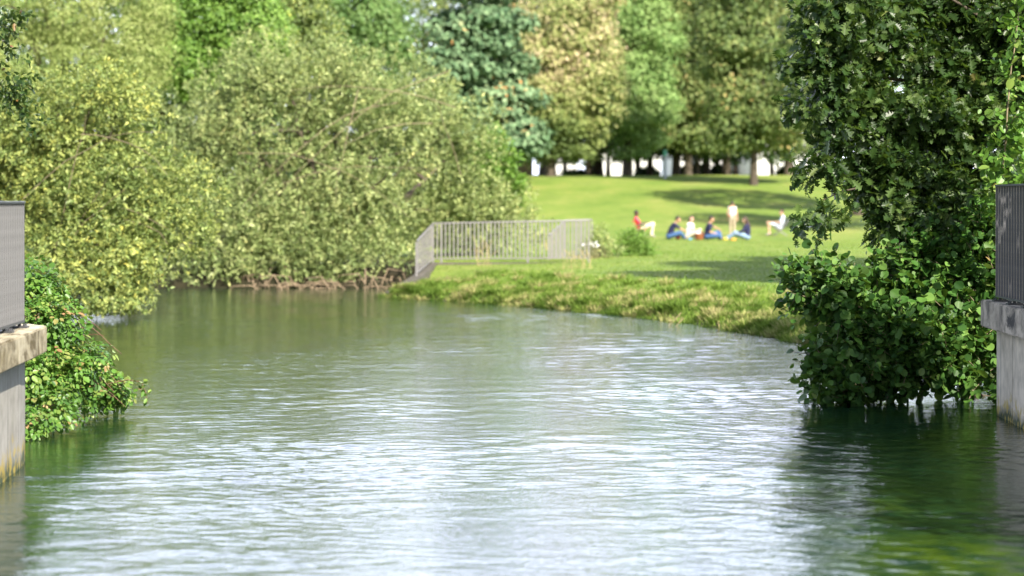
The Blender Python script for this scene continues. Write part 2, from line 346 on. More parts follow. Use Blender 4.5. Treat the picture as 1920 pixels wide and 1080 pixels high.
# ------------------------------------------------------------------ water
wy = np.concatenate([np.linspace(2, 11, 60)[:-1], np.geomspace(11, 70, 1350)]); wx = np.linspace(-16, 8, 460)
def water_z(X, Y):
    Z = np.zeros_like(X); rr = np.random.default_rng(5)
    wpx = .5 * np.sin(.33 * X + .21 * Y) + .3 * np.sin(.7 * Y - .5 * X + 2) + .12 * np.sin(2.3 * X + 1.1 * Y)
    wpy = .5 * np.sin(.41 * X - .17 * Y + 1) + .3 * np.sin(.9 * X + .35 * Y) + .12 * np.sin(1.9 * Y - 1.3 * X)
    for i in range(84):
        lam = math.exp(rr.uniform(math.log(.075), math.log(1.2)))
        ang = rr.normal(0, .65) + math.pi / 2 + .12
        k = 2 * math.pi / lam
        slope = .028 if lam < .35 else .012
        env = np.clip(.35 + .75 * np.sin(rr.uniform(.25, 1.1) * X + rr.uniform(.15, .7) * Y + rr.uniform(0, 6.3)), 0, 2)
        keep = np.clip(lam / (Y * .0045) - .8, 0, 1)
        Z += slope / k * env * keep * np.sin(k * (math.cos(ang) * (X + wpx * .4) + math.sin(ang) * (Y + wpy * .4)) + rr.uniform(0, 6.3))
    calm = .48 + .78 / (1 + np.exp(-((X * .30 - 4.2 * (Y / 60) + 2.9 + 1.1 * np.sin(Y * .14)))))     # quieter water on the left and far away
    patch = .5 + .5 * np.sin(.55 * X + 1.1 * np.sin(.23 * Y) + .31 * Y) * np.sin(.37 * Y - .8 * X + 1.3)
    patch2 = .5 + .5 * np.sin(.9 * X + 1.6 * np.sin(.5 * Y + .4 * X) - .8 * Y + 2) * np.sin(1.35 * Y + .35 * X + 1.2 * np.sin(.6 * X))
    return .86 * Z * calm * (.10 + .85 * patch ** 1.3 + .6 * patch2 ** 1.3)
wme, _, _ = grid_mesh("water", wx, wy, water_z)
WX, WY = np.meshgrid(wx, wy)
weed = np.exp(-(((WX - 2.9) / .75) ** 2 + ((WY - 16.2) / 1.3) ** 2)) + .7 * np.exp(-(((WX - 2.7) / .6) ** 2 + ((WY - 19.5) / 1.5) ** 2)) + .5 * np.exp(-(((WX + 4.2) / .8) ** 2 + ((WY - 24.5) / 1.4) ** 2))
attr(wme, 'weed', weed.ravel())
m, nt, b = new_mat('river_water'); L = nt.links.new
co = nt.nodes.new("ShaderNodeTexCoord")
mpw = nt.nodes.new("ShaderNodeMapping"); mpw.inputs['Scale'].default_value = (.45, .22, 1); L(co.outputs['Object'], mpw.inputs[0])
n1 = nd(nt, "ShaderNodeTexNoise"); n1.inputs['Scale'].default_value = 1.5; n1.inputs['Detail'].default_value = 6; n1.inputs['Distortion'].default_value = .8; L(mpw.outputs[0], n1.inputs['Vector'])
ra = ramp(nt, [(.30, (.005, .020, .012)), (.48, (.009, .032, .013)), (.62, (.013, .034, .007)), (.75, (.035, .055, .006))]); L(n1.outputs[0], ra.inputs[0])
wa = nt.nodes.new("ShaderNodeAttribute"); wa.attribute_name = 'weed'
nw = nd(nt, "ShaderNodeTexNoise"); nw.inputs['Scale'].default_value = 3.2; nw.inputs['Detail'].default_value = 7; L(co.outputs['Object'], nw.inputs['Vector'])
rw = ramp(nt, [(.38, (0, 0, 0)), (.6, (1, 1, 1))]); L(nw.outputs[0], rw.inputs[0])
wm = nt.nodes.new("ShaderNodeMath"); wm.operation = 'MULTIPLY'; L(wa.outputs['Fac'], wm.inputs[0]); L(rw.outputs[0], wm.inputs[1])
wmx = nt.nodes.new("ShaderNodeMixRGB"); wmx.inputs[2].default_value = (.055, .095, .006, 1); L(wm.outputs[0], wmx.inputs[0]); L(ra.outputs[0], wmx.inputs[1])
L(wmx.outputs[0], b.inputs['Base Color']); b.inputs['Roughness'].default_value = .04; b.inputs['IOR'].default_value = 1.333
mp2 = nt.nodes.new("ShaderNodeMapping"); mp2.inputs['Scale'].default_value = (.7, 1.2, 1); L(co.outputs['Object'], mp2.inputs[0])
n2 = nd(nt, "ShaderNodeTexNoise"); n2.inputs['Scale'].default_value = 20; n2.inputs['Detail'].default_value = 3; n2.inputs['Roughness'].default_value = .5; n2.inputs['Distortion'].default_value = .6; L(mp2.outputs[0], n2.inputs['Vector'])
bp = nt.nodes.new("ShaderNodeBump"); bp.inputs['Strength'].default_value = .5; bp.inputs['Distance'].default_value = .008
L(n2.outputs[0], bp.inputs['Height']); L(bp.outputs[0], b.inputs['Normal']); M['water'] = m
water = link("water", wme, M['water']); tag(water, "rippling green river reflecting the pale sky", "water", kind="structure")

# ------------------------------------------------------------------ walls and railings at the bridge
def prism(name, pts, z0, z1, mat, parent, bevel=.012):
    bm = bmesh.new(); vs = [bm.verts.new((x, y, z0)) for x, y in pts]; f = bm.faces.new(vs)
    r = bmesh.ops.extrude_face_region(bm, geom=[f]); bmesh.ops.translate(bm, vec=(0, 0, z1 - z0), verts=[v for v in r['geom'] if isinstance(v, bmesh.types.BMVert)])
    bmesh.ops.recalc_face_normals(bm, faces=bm.faces[:])
    bmesh.ops.bevel(bm, geom=bm.edges[:], offset=bevel, segments=2, affect='EDGES')
    me = bpy.data.meshes.new(name); bm.to_mesh(me); bm.free()
    return link(name, me, mat, parent, world=True)
def box_bm(bm, c, s, rot=None):
    r = bmesh.ops.create_cube(bm, size=1); bmesh.ops.scale(bm, vec=s, verts=r['verts'])
    if rot is not None: bmesh.ops.rotate(bm, cent=(0, 0, 0), matrix=rot, verts=r['verts'])
    bmesh.ops.translate(bm, vec=c, verts=r['verts']); return r['verts']
def bm_obj(name, bm, mat, parent, world=True, bevel=0):
    if bevel: bmesh.ops.bevel(bm, geom=bm.edges[:], offset=bevel, segments=1, affect='EDGES')
    me = bpy.data.meshes.new(name); bm.to_mesh(me); bm.free(); return link(name, me, mat, parent, world=world)

wl = empty("river_wall", (-5, 20, -.5)); tag(wl, "concrete river wall at the left edge under a mossy cream slab", "wall")
prism("wall_face", [(-3.9, 8), (-4.22, 18), (-4.37, 20.6), (-4.44, 21.8), (-4.52, 22.45), (-4.72, 22.85), (-5.3, 23.1), (-7.5, 23.3), (-7.5, 8)], -.9, 1.0, M['conc_l'], wl)
s_ = prism("coping_slab", [(-3.72, 8), (-4.07, 18), (-4.22, 20.4), (-4.29, 21.7), (-4.36, 22.67), (-4.6, 23.05), (-5.3, 23.3), (-7.6, 23.5), (-7.6, 8)], 1.0, 1.245, M['slab_l'], wl)
wr = empty("river_wall", (6.3, 22, -.5)); tag(wr, "concrete river wall at the right edge under a blackened slab", "wall")
prism("wall_face", [(5.05, 8), (5.42, 25.6), (5.47, 27.3), (9, 27.5), (9, 8)], -.9, 1.0, M['conc_r'], wr)
prism("coping_slab", [(4.86, 8), (5.25, 25.6), (5.31, 27.4), (9.1, 27.65), (9.1, 8)], 1.0, 1.30, M['slab_r'], wr)

M['tan_edge'] = flat_mat('lit_edge_tan', (.32, .26, .18), .8, .3, 20)  # tan paints in the light caught along the right-hand bars' edges
M['iron_edge'] = flat_mat('dark_edge', (.07, .068, .075), .6, .3, 20)  # edge faces coloured darker than the bar faces
M['iron_dark'] = flat_mat('dark_grey_paint', (.10, .10, .11), .5, .15, 30)
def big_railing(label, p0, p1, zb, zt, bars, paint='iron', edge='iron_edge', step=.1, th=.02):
    p0 = Vector((*p0, 0)); p1 = Vector((*p1, 0)); d = (p1 - p0); ln = d.length; u = d.normalized(); ang = math.atan2(u.y, u.x)
    rot = Matrix.Rotation(ang, 3, 'Z')
    root = empty("railing", (p0.x, p0.y, zb)); tag(root, label, "railing")
    mid = (p0 + p1) / 2
    bm = bmesh.new(); box_bm(bm, (mid.x, mid.y, zt - .012), (ln + .02, .075, .024), rot); bm_obj("top_rail", bm, M['iron_top'], root, bevel=.004)
    bm = bmesh.new(); box_bm(bm, (mid.x, mid.y, zb + .055), (ln, .06, .02), rot); bm_obj("bottom_rail", bm, M['iron_top'], root)
    bm = bmesh.new(); box_bm(bm, (0, 0, 0), (th, .058, zt - zb - .09), rot)
    vdir = Vector((-u.y, u.x, 0)); bm.normal_update()
    for f in bm.faces: f.material_index = 1 if abs(f.normal.dot(vdir)) > .9 else 0
    me = bpy.data.meshes.new("baluster"); bm.to_mesh(me); bm.free(); me.materials.append(M[paint]); me.materials.append(M[edge])
    inv = (Matrix.Translation(root.location)).inverted()
    for i in range(bars):
        q = p1 - u * (.012 + i * step)
        o = bpy.data.objects.new("baluster", me); C.objects.link(o); o.parent = root; o.matrix_parent_inverse = inv
        o.location = (q.x, q.y, (zb + .066 + zt - .024) / 2)
    bm = bmesh.new(); box_bm(bm, (0, 0, 0), (.14, .16, .018), rot)
    for sx in (-.045, .045):
        for sy in (-.05, .05):
            v = Vector((sx, sy, .015)); v.rotate(rot); r = bmesh.ops.create_cone(bm, cap_ends=True, segments=6, radius1=.012, radius2=.012, depth=.03); bmesh.ops.translate(bm, vec=v, verts=r['verts'])
    r = box_bm(bm, (0, 0, .024), (.03, .03, .05), rot)
    me = bpy.data.meshes.new("base_plate"); bm.to_mesh(me); bm.free(); me.materials.append(M['iron_top'])
    k = 0.12
    while k < ln:
        q = p1 - u * k
        o = bpy.data.objects.new("base_plate", me); C.objects.link(o); o.parent = root; o.matrix_parent_inverse = inv; o.location = (q.x, q.y, zb + .0095); k += .85
    return root
big_railing("grey railing of upright flat bars on the cream slab at the left edge", (-4.19, 14.4), (-4.545, 22.40), 1.246, 2.415, 80)
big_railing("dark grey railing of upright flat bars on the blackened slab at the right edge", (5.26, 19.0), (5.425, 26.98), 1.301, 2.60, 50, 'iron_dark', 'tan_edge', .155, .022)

# ------------------------------------------------------------------ footbridge fence in the middle
def rail_fence(label, pts, post_every, group=None):
    "pts: (x, y, z_bottom, z_top) corners"
    root = empty("fence", (pts[0][0], pts[0][1], pts[0][2])); tag(root, label, "fence", group)
    tubes("top_rail", [([(x, y, zt) for x, y, zb, zt in pts], [.024] * len(pts))], M['galv'], root, 8)
    tubes("bottom_rail", [([(x, y, zb + .05) for x, y, zb, zt in pts], [.018] * len(pts))], M['galv'], root, 8)
    bars = 0; acc = 0
    for (x0, y0, b0, t0), (x1, y1, b1, t1) in zip(pts[:-1], pts[1:]):
        ln = math.dist((x0, y0), (x1, y1)); n = max(1, round(ln / .125)) if abs(x1 - x0) > 1.5 else 8
        for i in range(n + 1):
            if i == n and (x1, y1, b1, t1) != pts[-1]: continue
            t = i / n; x, y, zb, zt = (a + (c - a) * t for a, c in zip((x0, y0, b0, t0), (x1, y1, b1, t1)))
            post = (i == 0 or i == n or (acc + t * ln) % post_every < .125)
            r = .042 if post else .029
            bm = bmesh.new(); box_bm(bm, (x, y, (zb + zt) / 2 + (-.06 if post else .02)), (r * 1.4, r * 1.4, zt - zb - (-.06 if post else .06)), None)
            bm_obj("post" if post else "baluster", bm, M['galv'], root)
        acc += ln
    return root
FZ = lambda px, py, d: tuple(WP(px, py, d))
a0 = WP(781, 452, 66); a0b = WP(781, 516, 66); a1 = WP(812, 419, 71); a1b = WP(812, 489, 71); a2 = WP(1104, 413, 72); a2b = WP(1104, 487, 72); 
rail_fence("pale grey metal fence with thin bars along the bank beside the willow", [(a0.x, a0.y, a0b.z, a0.z), (a1.x, a1.y, a1b.z, a1.z), (a2.x, a2.y, a2b.z, a2.z)], 2.6)
c0 = WP(1029, 441, 74.5); c0b = WP(1029, 488, 74.5); c1 = WP(1060, 413, 77); c1b = WP(1060, 485, 77); c2 = WP(1110, 412, 77.5); c2b = WP(1110, 484, 77.5)
rail_fence("short grey metal fence with a slanting end overlapping the long fence", [(c0.x, c0.y, c0b.z, c0.z), (c1.x, c1.y, c1b.z, c1.z), (c2.x, c2.y, c2b.z, c2.z)], 2.0)
hw = empty("headwall", (a0.x, a0.y, 0)); tag(hw, "low grey concrete headwall sloping to the water under the fence", "wall")
bm = bmesh.new()
pa = [(-3.2, 63.6, .02), (a0.x, 66, a0b.z - .03), (a1.x, 71, a1b.z - .05), (a2.x + .3, 72, a2b.z - .10)]
vs = []
for x, y, z in pa:
    vs.append([bm.verts.new((x - .14, y, -.5)), bm.verts.new((x - .14, y + .1, z)), bm.verts.new((x + .14, y - .22, z)), bm.verts.new((x + .14, y - .22, -.5))])
for A, B in zip(vs[:-1], vs[1:]):
    for i in range(4): bm.faces.new((A[i], B[i], B[(i + 1) % 4], A[(i + 1) % 4]))
bm.faces.new(vs[0]); bm.faces.new(vs[-1][::-1]); bmesh.ops.recalc_face_normals(bm, faces=bm.faces[:])
bm_obj("wall_face", bm, flat_mat('earthy_concrete', (.10, .088, .07), .9, .3, 3), hw)

# ------------------------------------------------------------------ foliage generators
def clumps(blobs, n, shell=(.72, 1.0), flat=None):
    B = np.array(blobs, float); a = (B[:, 3] * B[:, 4] * B[:, 5]) ** (2 / 3); p = a / a.sum()
    idx = RNG.choice(len(B), n * 2, p=p); u = rdir(n * 2)
    f = RNG.uniform(*shell, size=(n * 2, 1))
    P = B[idx, :3] + u * B[idx, 3:] * f
    deep = np.zeros(len(P), bool)
    for j, bb in enumerate(B if len(B) < 60 else []):
        q = np.linalg.norm((P - bb[:3]) / bb[3:], axis=1)
        deep |= (q < .62) & (idx != j)
    k = np.where(~deep)[0][:n]
    return P[k], nrm(u[k] / B[idx[k], 3:])

def sub(blobs, n, r, shell=(.6, .98), flat=.75, hol=1.7, th=-.42):
    P, O = clumps(blobs, n, shell)
    g = np.sin(P[:, 0] * hol + 1.3 * np.sin(P[:, 2] * 1.1) + 2) * np.sin(P[:, 2] * hol * 1.25 + .8 * P[:, 1] + .7 * P[:, 0])
    P = P[g > th] if hol else P
    rr = r * RNG.uniform(.6, 1.4, len(P))
    return [(p[0], p[1], p[2], a, a, a * flat) for p, a in zip(P, rr)]
def crown_clumped(name, blobs, mat, parent, n, r, per, size, flat=.7, tmpl=T_DIAM, asp=.6, up=.5, tone_c=.35, gmin=None, zfade=None):
    P, O = clumps(blobs, n)
    n = len(P); ct = RNG.random(n)
    rr = r * RNG.uniform(.45, 1.6, n)
    u = rdir(n * per).reshape(n, per, 3)
    q = P[:, None] + u * rr[:, None, None] * (RNG.uniform(.5, 1, (n, per, 1)) ** .7) * np.array([1, 1, flat])
    q = q.reshape(-1, 3); O2 = np.repeat(O, per, 0); uu = u.reshape(-1, 3)
    N = nrm(O2 * .35 + uu * 1.0 + np.array([0, 0, up]) + rdir(len(q)) * .55)
    D = nrm(np.cross(N, rdir(len(q))) + np.array([0, 0, -.2]))
    s = size * RNG.uniform(.6, 1.4, len(q))
    tone = np.clip(np.repeat(ct, per) * tone_c + RNG.random(len(q)) * (1 - tone_c), 0, 1)
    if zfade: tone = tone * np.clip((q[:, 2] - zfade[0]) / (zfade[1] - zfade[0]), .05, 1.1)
    tone = np.clip(tone + .16 * np.sin(q[:, 0] * .9 + 2) * np.sin(q[:, 2] * .8 + q[:, 1] * .3), 0, 1)
    if gmin is not None:
        k = q[:, 2] > gmin; q, D, N, s, tone = q[k], D[k], N[k], s[k], tone[k]
    return leaves(name, q, D, N, s, s * asp, tmpl, mat, parent, tone)

def crown_twigs(name, blobs, mat, parent, n, ln, per, size, asp=.3, bias=(0, 0, .6), tmpl=T_DIAM, shell=(.55, 1.0), spread=.5, tone_c=.3, gmin=.03, droop=.0):
    P, O = clumps(blobs, n, shell)
    n = len(P)
    # local clump direction so that neighbouring twigs lean together
    ph = np.sin(P * 1.9 + np.array([0, 2, 4])) * .35
    T = nrm(O * .55 + np.array(bias) + ph + rdir(n) * spread)
    l = ln * RNG.uniform(.5, 1.3, n)
    t = RNG.uniform(0.05, 1, (n, per))
    bend = np.zeros((n, per, 3)); bend[:, :, 2] = -droop * t ** 2 * l[:, None]
    q = (P[:, None] + T[:, None] * (t * l[:, None])[:, :, None] + bend + RNG.normal(0, .012, (n, per, 3)))
    q = q.reshape(-1, 3); TT = np.repeat(T, per, 0)
    D = nrm(TT * .6 + rdir(len(q)) * .75); N = nrm(rdir(len(q)) * .7 + np.repeat(O, per, 0) * .5 + np.array([0, 0, .55]))
    s = size * np.clip(RNG.lognormal(-.05, .4, len(q)), .3, 2.0)
    ct = RNG.random(n)
    big = (np.sin(q[:, 0] * 1.1 + 1) * np.sin(q[:, 2] * 1.3 + q[:, 1] * .7) * .5 + .5)
    tone = np.clip(np.repeat(ct, per) * tone_c + RNG.random(len(q)) * (.85 - tone_c) + big * .15, 0, 1)
    k = q[:, 2] > gmin
    return leaves(name, q[k], D[k], N[k], s[k], s[k] * asp, tmpl, mat, parent, tone[k])

def tree_wood(base, blobs, r0, mat, parent, forks=6, th=.45, name="trunk", seed=1, lean=0):
    random.seed(seed)
    b = Vector(base); B = sorted(blobs, key=lambda q: -q[3] * q[5])[:forks]
    top = Vector((np.mean([q[0] for q in B]), np.mean([q[1] for q in B]), max(q[2] for q in B)))
    mid = b.lerp(top, th); mid.x = b.x + (mid.x - b.x) * .4 + lean; mid.y = b.y + (mid.y - b.y) * .4
    path = wobble(b - Vector((0, 0, .3)), mid, 7, .10); rad = [r0 * (1.45 if i == 0 else 1.12 if i == 1 else 1 - .3 * i / 6) for i in range(7)]
    P = [(path, rad)]
    for q in B:
        e = Vector(q[:3]) + Vector((0, 0, q[5] * .3)); s = path[random.choice((4, 5, 6))]
        p = wobble(s, e, 7, .22); P.append((p, [r0 * .55 * (1 - .8 * i / 6) for i in range(7)]))
        for k in range(3):
            s2 = p[random.choice((3, 4, 5))]; e2 = s2 + Vector((random.uniform(-1, 1) * q[3], random.uniform(-1, 1) * q[4], random.uniform(-.2, .9) * q[5])) * .8
            P.append((wobble(s2, e2, 5, .25), [r0 * .22 * (1 - .75 * i / 4) for i in range(5)]))
    return tubes(name, P, mat, parent)

def far_tree(label, px, d, blobs_px, mat, n, r, per, size, r0=.35, flat=.7, name="tree", group="trees beyond the lawn", th=.4, asp=.7, bark='bark', up=.5, seed=1, cat="tree", zfade=None):
    "blobs_px: (px, py, rx_px, ry_px[, dd])"
    x = (px - 960) / FPX * d; z = gz(x, d)
    root = empty(name, (x, d, z)); tag(root, label, cat, group)
    bl = []; rs = np.random.default_rng(seed + 100)
    soft = flat > .5
    for q in blobs_px:
        dd = d + (q[4] if len(q) > 4 else 0)
        for k in range(3 if soft else 1):
            f = 1.15 if k == 0 else rs.uniform(.4, .62); jx, jy = (0, 0) if k == 0 else (rs.uniform(-1, 1) * q[2], rs.uniform(-.9, .8) * q[3])
            c = WP(q[0] + jx, q[1] + jy, dd); s = dd / FPX
            bl.append((c.x, c.y + (0 if k == 0 else rs.uniform(-1, .3) * q[2] * s), c.z, q[2] * s * f, (q[2] + q[3]) * .5 * s * f, q[3] * s * f))
    if soft: n = int(n * .62); per = int(per * 3.4); size *= .62; r *= 1.45; flat *= .72
    tree_wood((x, d, z), bl, r0, M[bark], root, th=th, seed=seed)
    crown_clumped("crown", bl, M[mat], root, n, r, per, size, flat, asp=asp, up=up, zfade=zfade)
    return root
# cedar: tiers of flat sprays
def tier_blobs(px, top, bot, w_top, w_bot, n, jit=18, seed=3):
    random.seed(seed); out = []
    for i in range(n):
        t = i / (n - 1); y = top + (bot - top) * t; wd = w_top + (w_bot - w_top) * t
        for k in (-1, 0, 1):
            out.append((px + k * wd * .55 + random.uniform(-jit, jit), y + random.uniform(-14, 14) + abs(k) * 10, wd * random.uniform(.42, .62), 17 + 6 * t, k * 0.8 + random.uniform(-1, 1)))
    return out
far_tree("broad blue-green cedar dotted with orange cones", 893, 150, tier_blobs(893, -140, 250, 50, 112, 11) + [(950, 268, 62, 22, -1), (900, 290, 50, 18, 0), (975, 240, 40, 20, 0)], 'cedar', 1500, .75, 22, .34, .5, .3, name="cedar_tree", th=.75, up=1.2, seed=4)
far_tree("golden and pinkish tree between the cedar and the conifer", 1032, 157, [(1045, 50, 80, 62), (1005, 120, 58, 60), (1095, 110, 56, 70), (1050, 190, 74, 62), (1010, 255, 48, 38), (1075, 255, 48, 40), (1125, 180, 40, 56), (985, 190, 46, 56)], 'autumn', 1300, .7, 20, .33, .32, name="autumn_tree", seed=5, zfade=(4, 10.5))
far_tree("tall mid-green conifer right of the golden tree", 1176, 163, [(1205, -50, 50, 60), (1185, 30, 50, 44), (1225, 60, 44, 44), (1172, 90, 32, 40), (1205, 130, 50, 40), (1170, 165, 36, 34), (1215, 190, 44, 34), (1180, 220, 50, 30), (1160, 250, 26, 22), (1205, 258, 34, 20), (1185, 280, 22, 14)], 'conifer', 1100, .65, 20, .30, .26, .55, name="conifer_tree", th=.8, seed=6)
far_tree("large olive-brown tree with several dark trunks behind the pale post", 1290, 170, [(1250, -40, 60, 50), (1330, -50, 80, 50), (1290, 20, 74, 44), (1360, 60, 60, 40), (1235, 80, 40, 40), (1300, 100, 70, 36), (1350, 140, 64, 34), (1255, 160, 46, 34), (1310, 185, 60, 32), (1365, 215, 46, 30), (1270, 230, 52, 30), (1320, 255, 44, 24), (1232, 250, 26, 22)], 'olive', 1500, .72, 20, .33, .26, seed=7)
far_tree("olive tree with a single brown trunk standing forward on the lawn", 1413, 149, [(1420, -50, 80, 60), (1370, 10, 50, 40), (1450, 30, 56, 44), (1400, 70, 74, 40), (1465, 110, 50, 40), (1375, 130, 50, 38), (1430, 160, 66, 36), (1480, 190, 44, 36), (1385, 200, 50, 30), (1440, 225, 58, 30), (1362, 235, 26, 24), (1480, 255, 34, 22), (1410, 252, 36, 20)], 'olive', 1500, .70, 20, .33, .22, name="tree", bark='bark', th=.45, seed=8)
far_tree("brown-leaved tree whose top shows above the golden tree", 1120, 182, [(1130, 10, 60, 60), (1095, -30, 60, 60), (1130, 110, 38, 70), (1130, 210, 34, 60)], 'brownleaf', 600, .8, 18, .36, .4, seed=9)
far_tree("emerald green tree left of the cedar top", 690, 140, [(650, -30, 60, 60), (690, 40, 55, 50), (640, 80, 50, 60), (700, 120, 50, 50), (610, 20, 50, 70), (740, 60, 22, 30), (670, 170, 60, 60)], 'emerald', 800, .7, 20, .32, .35, seed=10)
far_tree("bright green leafy tree rising above the middle of the willows", 410, 88, [(380, 30, 70, 60), (450, 40, 70, 60), (350, 110, 60, 60), (430, 120, 70, 60), (500, 70, 34, 70), (410, -60, 90, 70), (330, 40, 40, 50)], 'bright', 1500, .36, 22, .19, .25, seed=11)
far_tree("pale olive tree between the bright green tree and the emerald tree", 560, 96, [(560, 0, 50, 80), (530, 90, 50, 60), (590, 80, 45, 60), (560, -90, 60, 70)], 'willow_a', 900, .36, 20, .18, .22, seed=12)
far_tree("tall grey-green willow in the upper left corner", 120, 84, [(40, 0, 90, 80), (130, 10, 90, 80), (210, 40, 70, 80), (60, 110, 90, 70), (160, 120, 80, 80), (250, 100, 60, 80), (100, -110, 140, 90), (270, 0, 50, 80)], 'willow_c', 2200, .36, 22, .17, .28, name="willow_tree", seed=13, asp=.35)
# row of dark shaded trees behind, with their trunks
ROW = [(1022, 172, 10, "dark tree with a thick black trunk under the golden tree"), (1105, 176, 6, "dark tree between the golden tree and the first white gap"),
       (1172, 176, 5, "dark tree whose trunk stands between two white gaps"), (1218, 180, 5, "dark tree just left of the pale post"),
       (1268, 174, 7, "dark tree just right of the pale post"), (1325, 178, 6, "dark tree midway between post and single brown trunk"),
       (1362, 174, 7, "dark tree left of the single brown trunk"), (1478, 172, 7, "dark tree at the edge of the oak leaves"), (940, 178, 6, "dark tree behind the foot of the cedar"), (1560, 176, 6, "dark tree glimpsed through the oak leaves")]
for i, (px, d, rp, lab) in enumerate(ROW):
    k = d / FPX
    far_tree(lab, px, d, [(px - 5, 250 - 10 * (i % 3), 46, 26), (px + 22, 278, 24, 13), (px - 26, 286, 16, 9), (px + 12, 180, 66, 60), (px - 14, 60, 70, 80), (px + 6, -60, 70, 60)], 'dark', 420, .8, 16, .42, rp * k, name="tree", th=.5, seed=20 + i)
ROW2 = [(1060, 180, 4, "thin dark tree just right of the thick black trunk"), (1140, 184, 4, "thin dark tree at the middle of the left white house"), (1196, 186, 5, "dark tree left of the pale post, third trunk from it"), (1290, 183, 7, "stout dark tree between the post and the middle of the row"),
        (1308, 172, 4, "slim dark tree right of the stout one"), (1345, 186, 6, "dark tree midway between the stout trunk and the lone brown trunk"), (1380, 182, 5, "dark tree close on the left of the lone brown trunk"), (1448, 184, 4, "thin dark tree right of the lone brown trunk")]
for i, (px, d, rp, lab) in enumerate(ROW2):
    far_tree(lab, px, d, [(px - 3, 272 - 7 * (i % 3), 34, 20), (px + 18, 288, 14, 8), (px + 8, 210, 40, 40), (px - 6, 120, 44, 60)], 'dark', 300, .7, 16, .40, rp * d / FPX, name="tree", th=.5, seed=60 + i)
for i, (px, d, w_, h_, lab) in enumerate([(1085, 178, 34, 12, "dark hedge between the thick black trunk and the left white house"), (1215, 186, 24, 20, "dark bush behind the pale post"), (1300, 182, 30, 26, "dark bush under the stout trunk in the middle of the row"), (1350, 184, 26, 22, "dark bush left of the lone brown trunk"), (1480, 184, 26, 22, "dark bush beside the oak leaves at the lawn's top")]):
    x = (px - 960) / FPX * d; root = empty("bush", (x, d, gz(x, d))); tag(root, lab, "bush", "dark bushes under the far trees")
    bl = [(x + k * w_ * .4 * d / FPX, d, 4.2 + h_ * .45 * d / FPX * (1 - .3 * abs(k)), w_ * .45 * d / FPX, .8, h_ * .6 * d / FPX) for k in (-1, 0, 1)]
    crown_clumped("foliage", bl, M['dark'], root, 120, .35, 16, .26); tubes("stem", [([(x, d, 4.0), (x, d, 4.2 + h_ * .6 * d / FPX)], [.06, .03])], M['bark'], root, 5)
# trees filling the far distance behind the willows
for i, (px, d, lab, mt) in enumerate([(790, 185, "distant green tree behind the cedar", 'olive'), (480, 130, "distant tree behind the bright green tree", 'emerald'), (250, 120, "distant tree behind the upper left willow", 'olive'), (20, 110, "dark leafy tree far behind the left edge", 'conifer'), (350, 94, "green tree filling the gap between the two big willows", 'emerald')]):
    far_tree(lab, px, d, [(px, 60, 100, 90), (px - 60, 150, 80, 70), (px + 70, 170, 80, 70), (px, 240, 100, 60)] + ([(px, -40, 90, 60)] if i not in (0, 4) else []), mt, 700, .8 * d / 170, 18, .40 * d / 170, .4, name="tree", seed=40 + i)

for i, (px, d, lab) in enumerate([(540, 140, "dark bush far behind the middle of the big willow"), (640, 146, "dark bush far behind the crown of the big willow"), (735, 142, "dark bush far behind the right half of the big willow"), (825, 148, "dark bush far behind the right shoulder of the big willow"), (300, 120, "dark bush far behind the gap between the willows")]):
    x = (px - 960) / FPX * d; k = d / FPX; root = empty("bush", (x, d, gz(x, d))); tag(root, lab, "bush", "dark bushes behind the willows")
    bl = [tuple(WP(px + a, 290, d)) + (60 * k, 1.2, 42 * k) for a in (-40, 40)] + [tuple(WP(px, 330, d)) + (70 * k, 1.2, 30 * k)]
    crown_clumped("foliage", bl, M['dark'], root, 260, .5, 20, .26); tubes("stem", [([(x, d, gz(x, d) - .1), (x, d, gz(x, d) + 1.2)], [.08, .04])], M['bark'], root, 5)
# trees off to the right, behind the oak, that shade the lawn
def side_tree(label, x, y, h, rad, mat, seed, zc=.62):
    z = gz(x, y); root = empty("tree", (x, y, z)); tag(root, label, "tree", "trees hidden behind the oak")
    bl = [(x, y, z + h * zc, rad, rad, h * .36), (x - rad * .5, y, z + h * .5, rad * .6, rad * .6, h * .25), (x + rad * .4, y + rad * .3, z + h * .75, rad * .6, rad * .6, h * .24)]
    tree_wood((x, y, z), bl, .25, M['bark'], root, seed=seed); crown_clumped("crown", bl, M[mat], root, 700, .5, 20, .26)
side_tree("green tree behind the oak, shading the near lawn", 11.8, 50, 13, 3.0, 'bright', 61)
side_tree("green tree behind the oak, shading the middle lawn", 13.6, 58, 13, 3.0, 'olive', 62)
side_tree("green tree behind the oak, shading the lawn below the lone sitter", 15.8, 66, 12, 3.0, 'olive', 64)
side_tree("tree on the far lawn behind the oak, shading the slope", 18.6, 130, 15, 4.2, 'olive', 63)

rt = empty("tree", (8.6, 18.5, .5)); tag(rt, "unseen broad tree added behind the right river wall to shade the water beside it", "tree")  # out-of-frame tree, added only to shade the water, slab and railing
bw = [(6.9, 19.5, 5.0, 1.2, 1.6, .8), (7.3, 16.2, 5.2, 1.4, 1.7, 1.0), (6.4, 22.3, 5.3, .9, 1.3, .6), (8.6, 18.5, 6.6, 2.0, 2.4, 1.5), (6.7, 13.5, 5.0, 1.2, 1.5, .8), (7.6, 21.8, 6.2, 1.1, 1.4, .9), (7.6, 21.4, 5.3, 1.3, 1.8, 1.0), (7.4, 22.6, 4.7, .8, .9, .6)]
tree_wood((8.6, 18.5, .5), bw, .2, M['bark'], rt, seed=90); crown_clumped("crown", bw, M['dark'], rt, 900, .36, 26, .14)
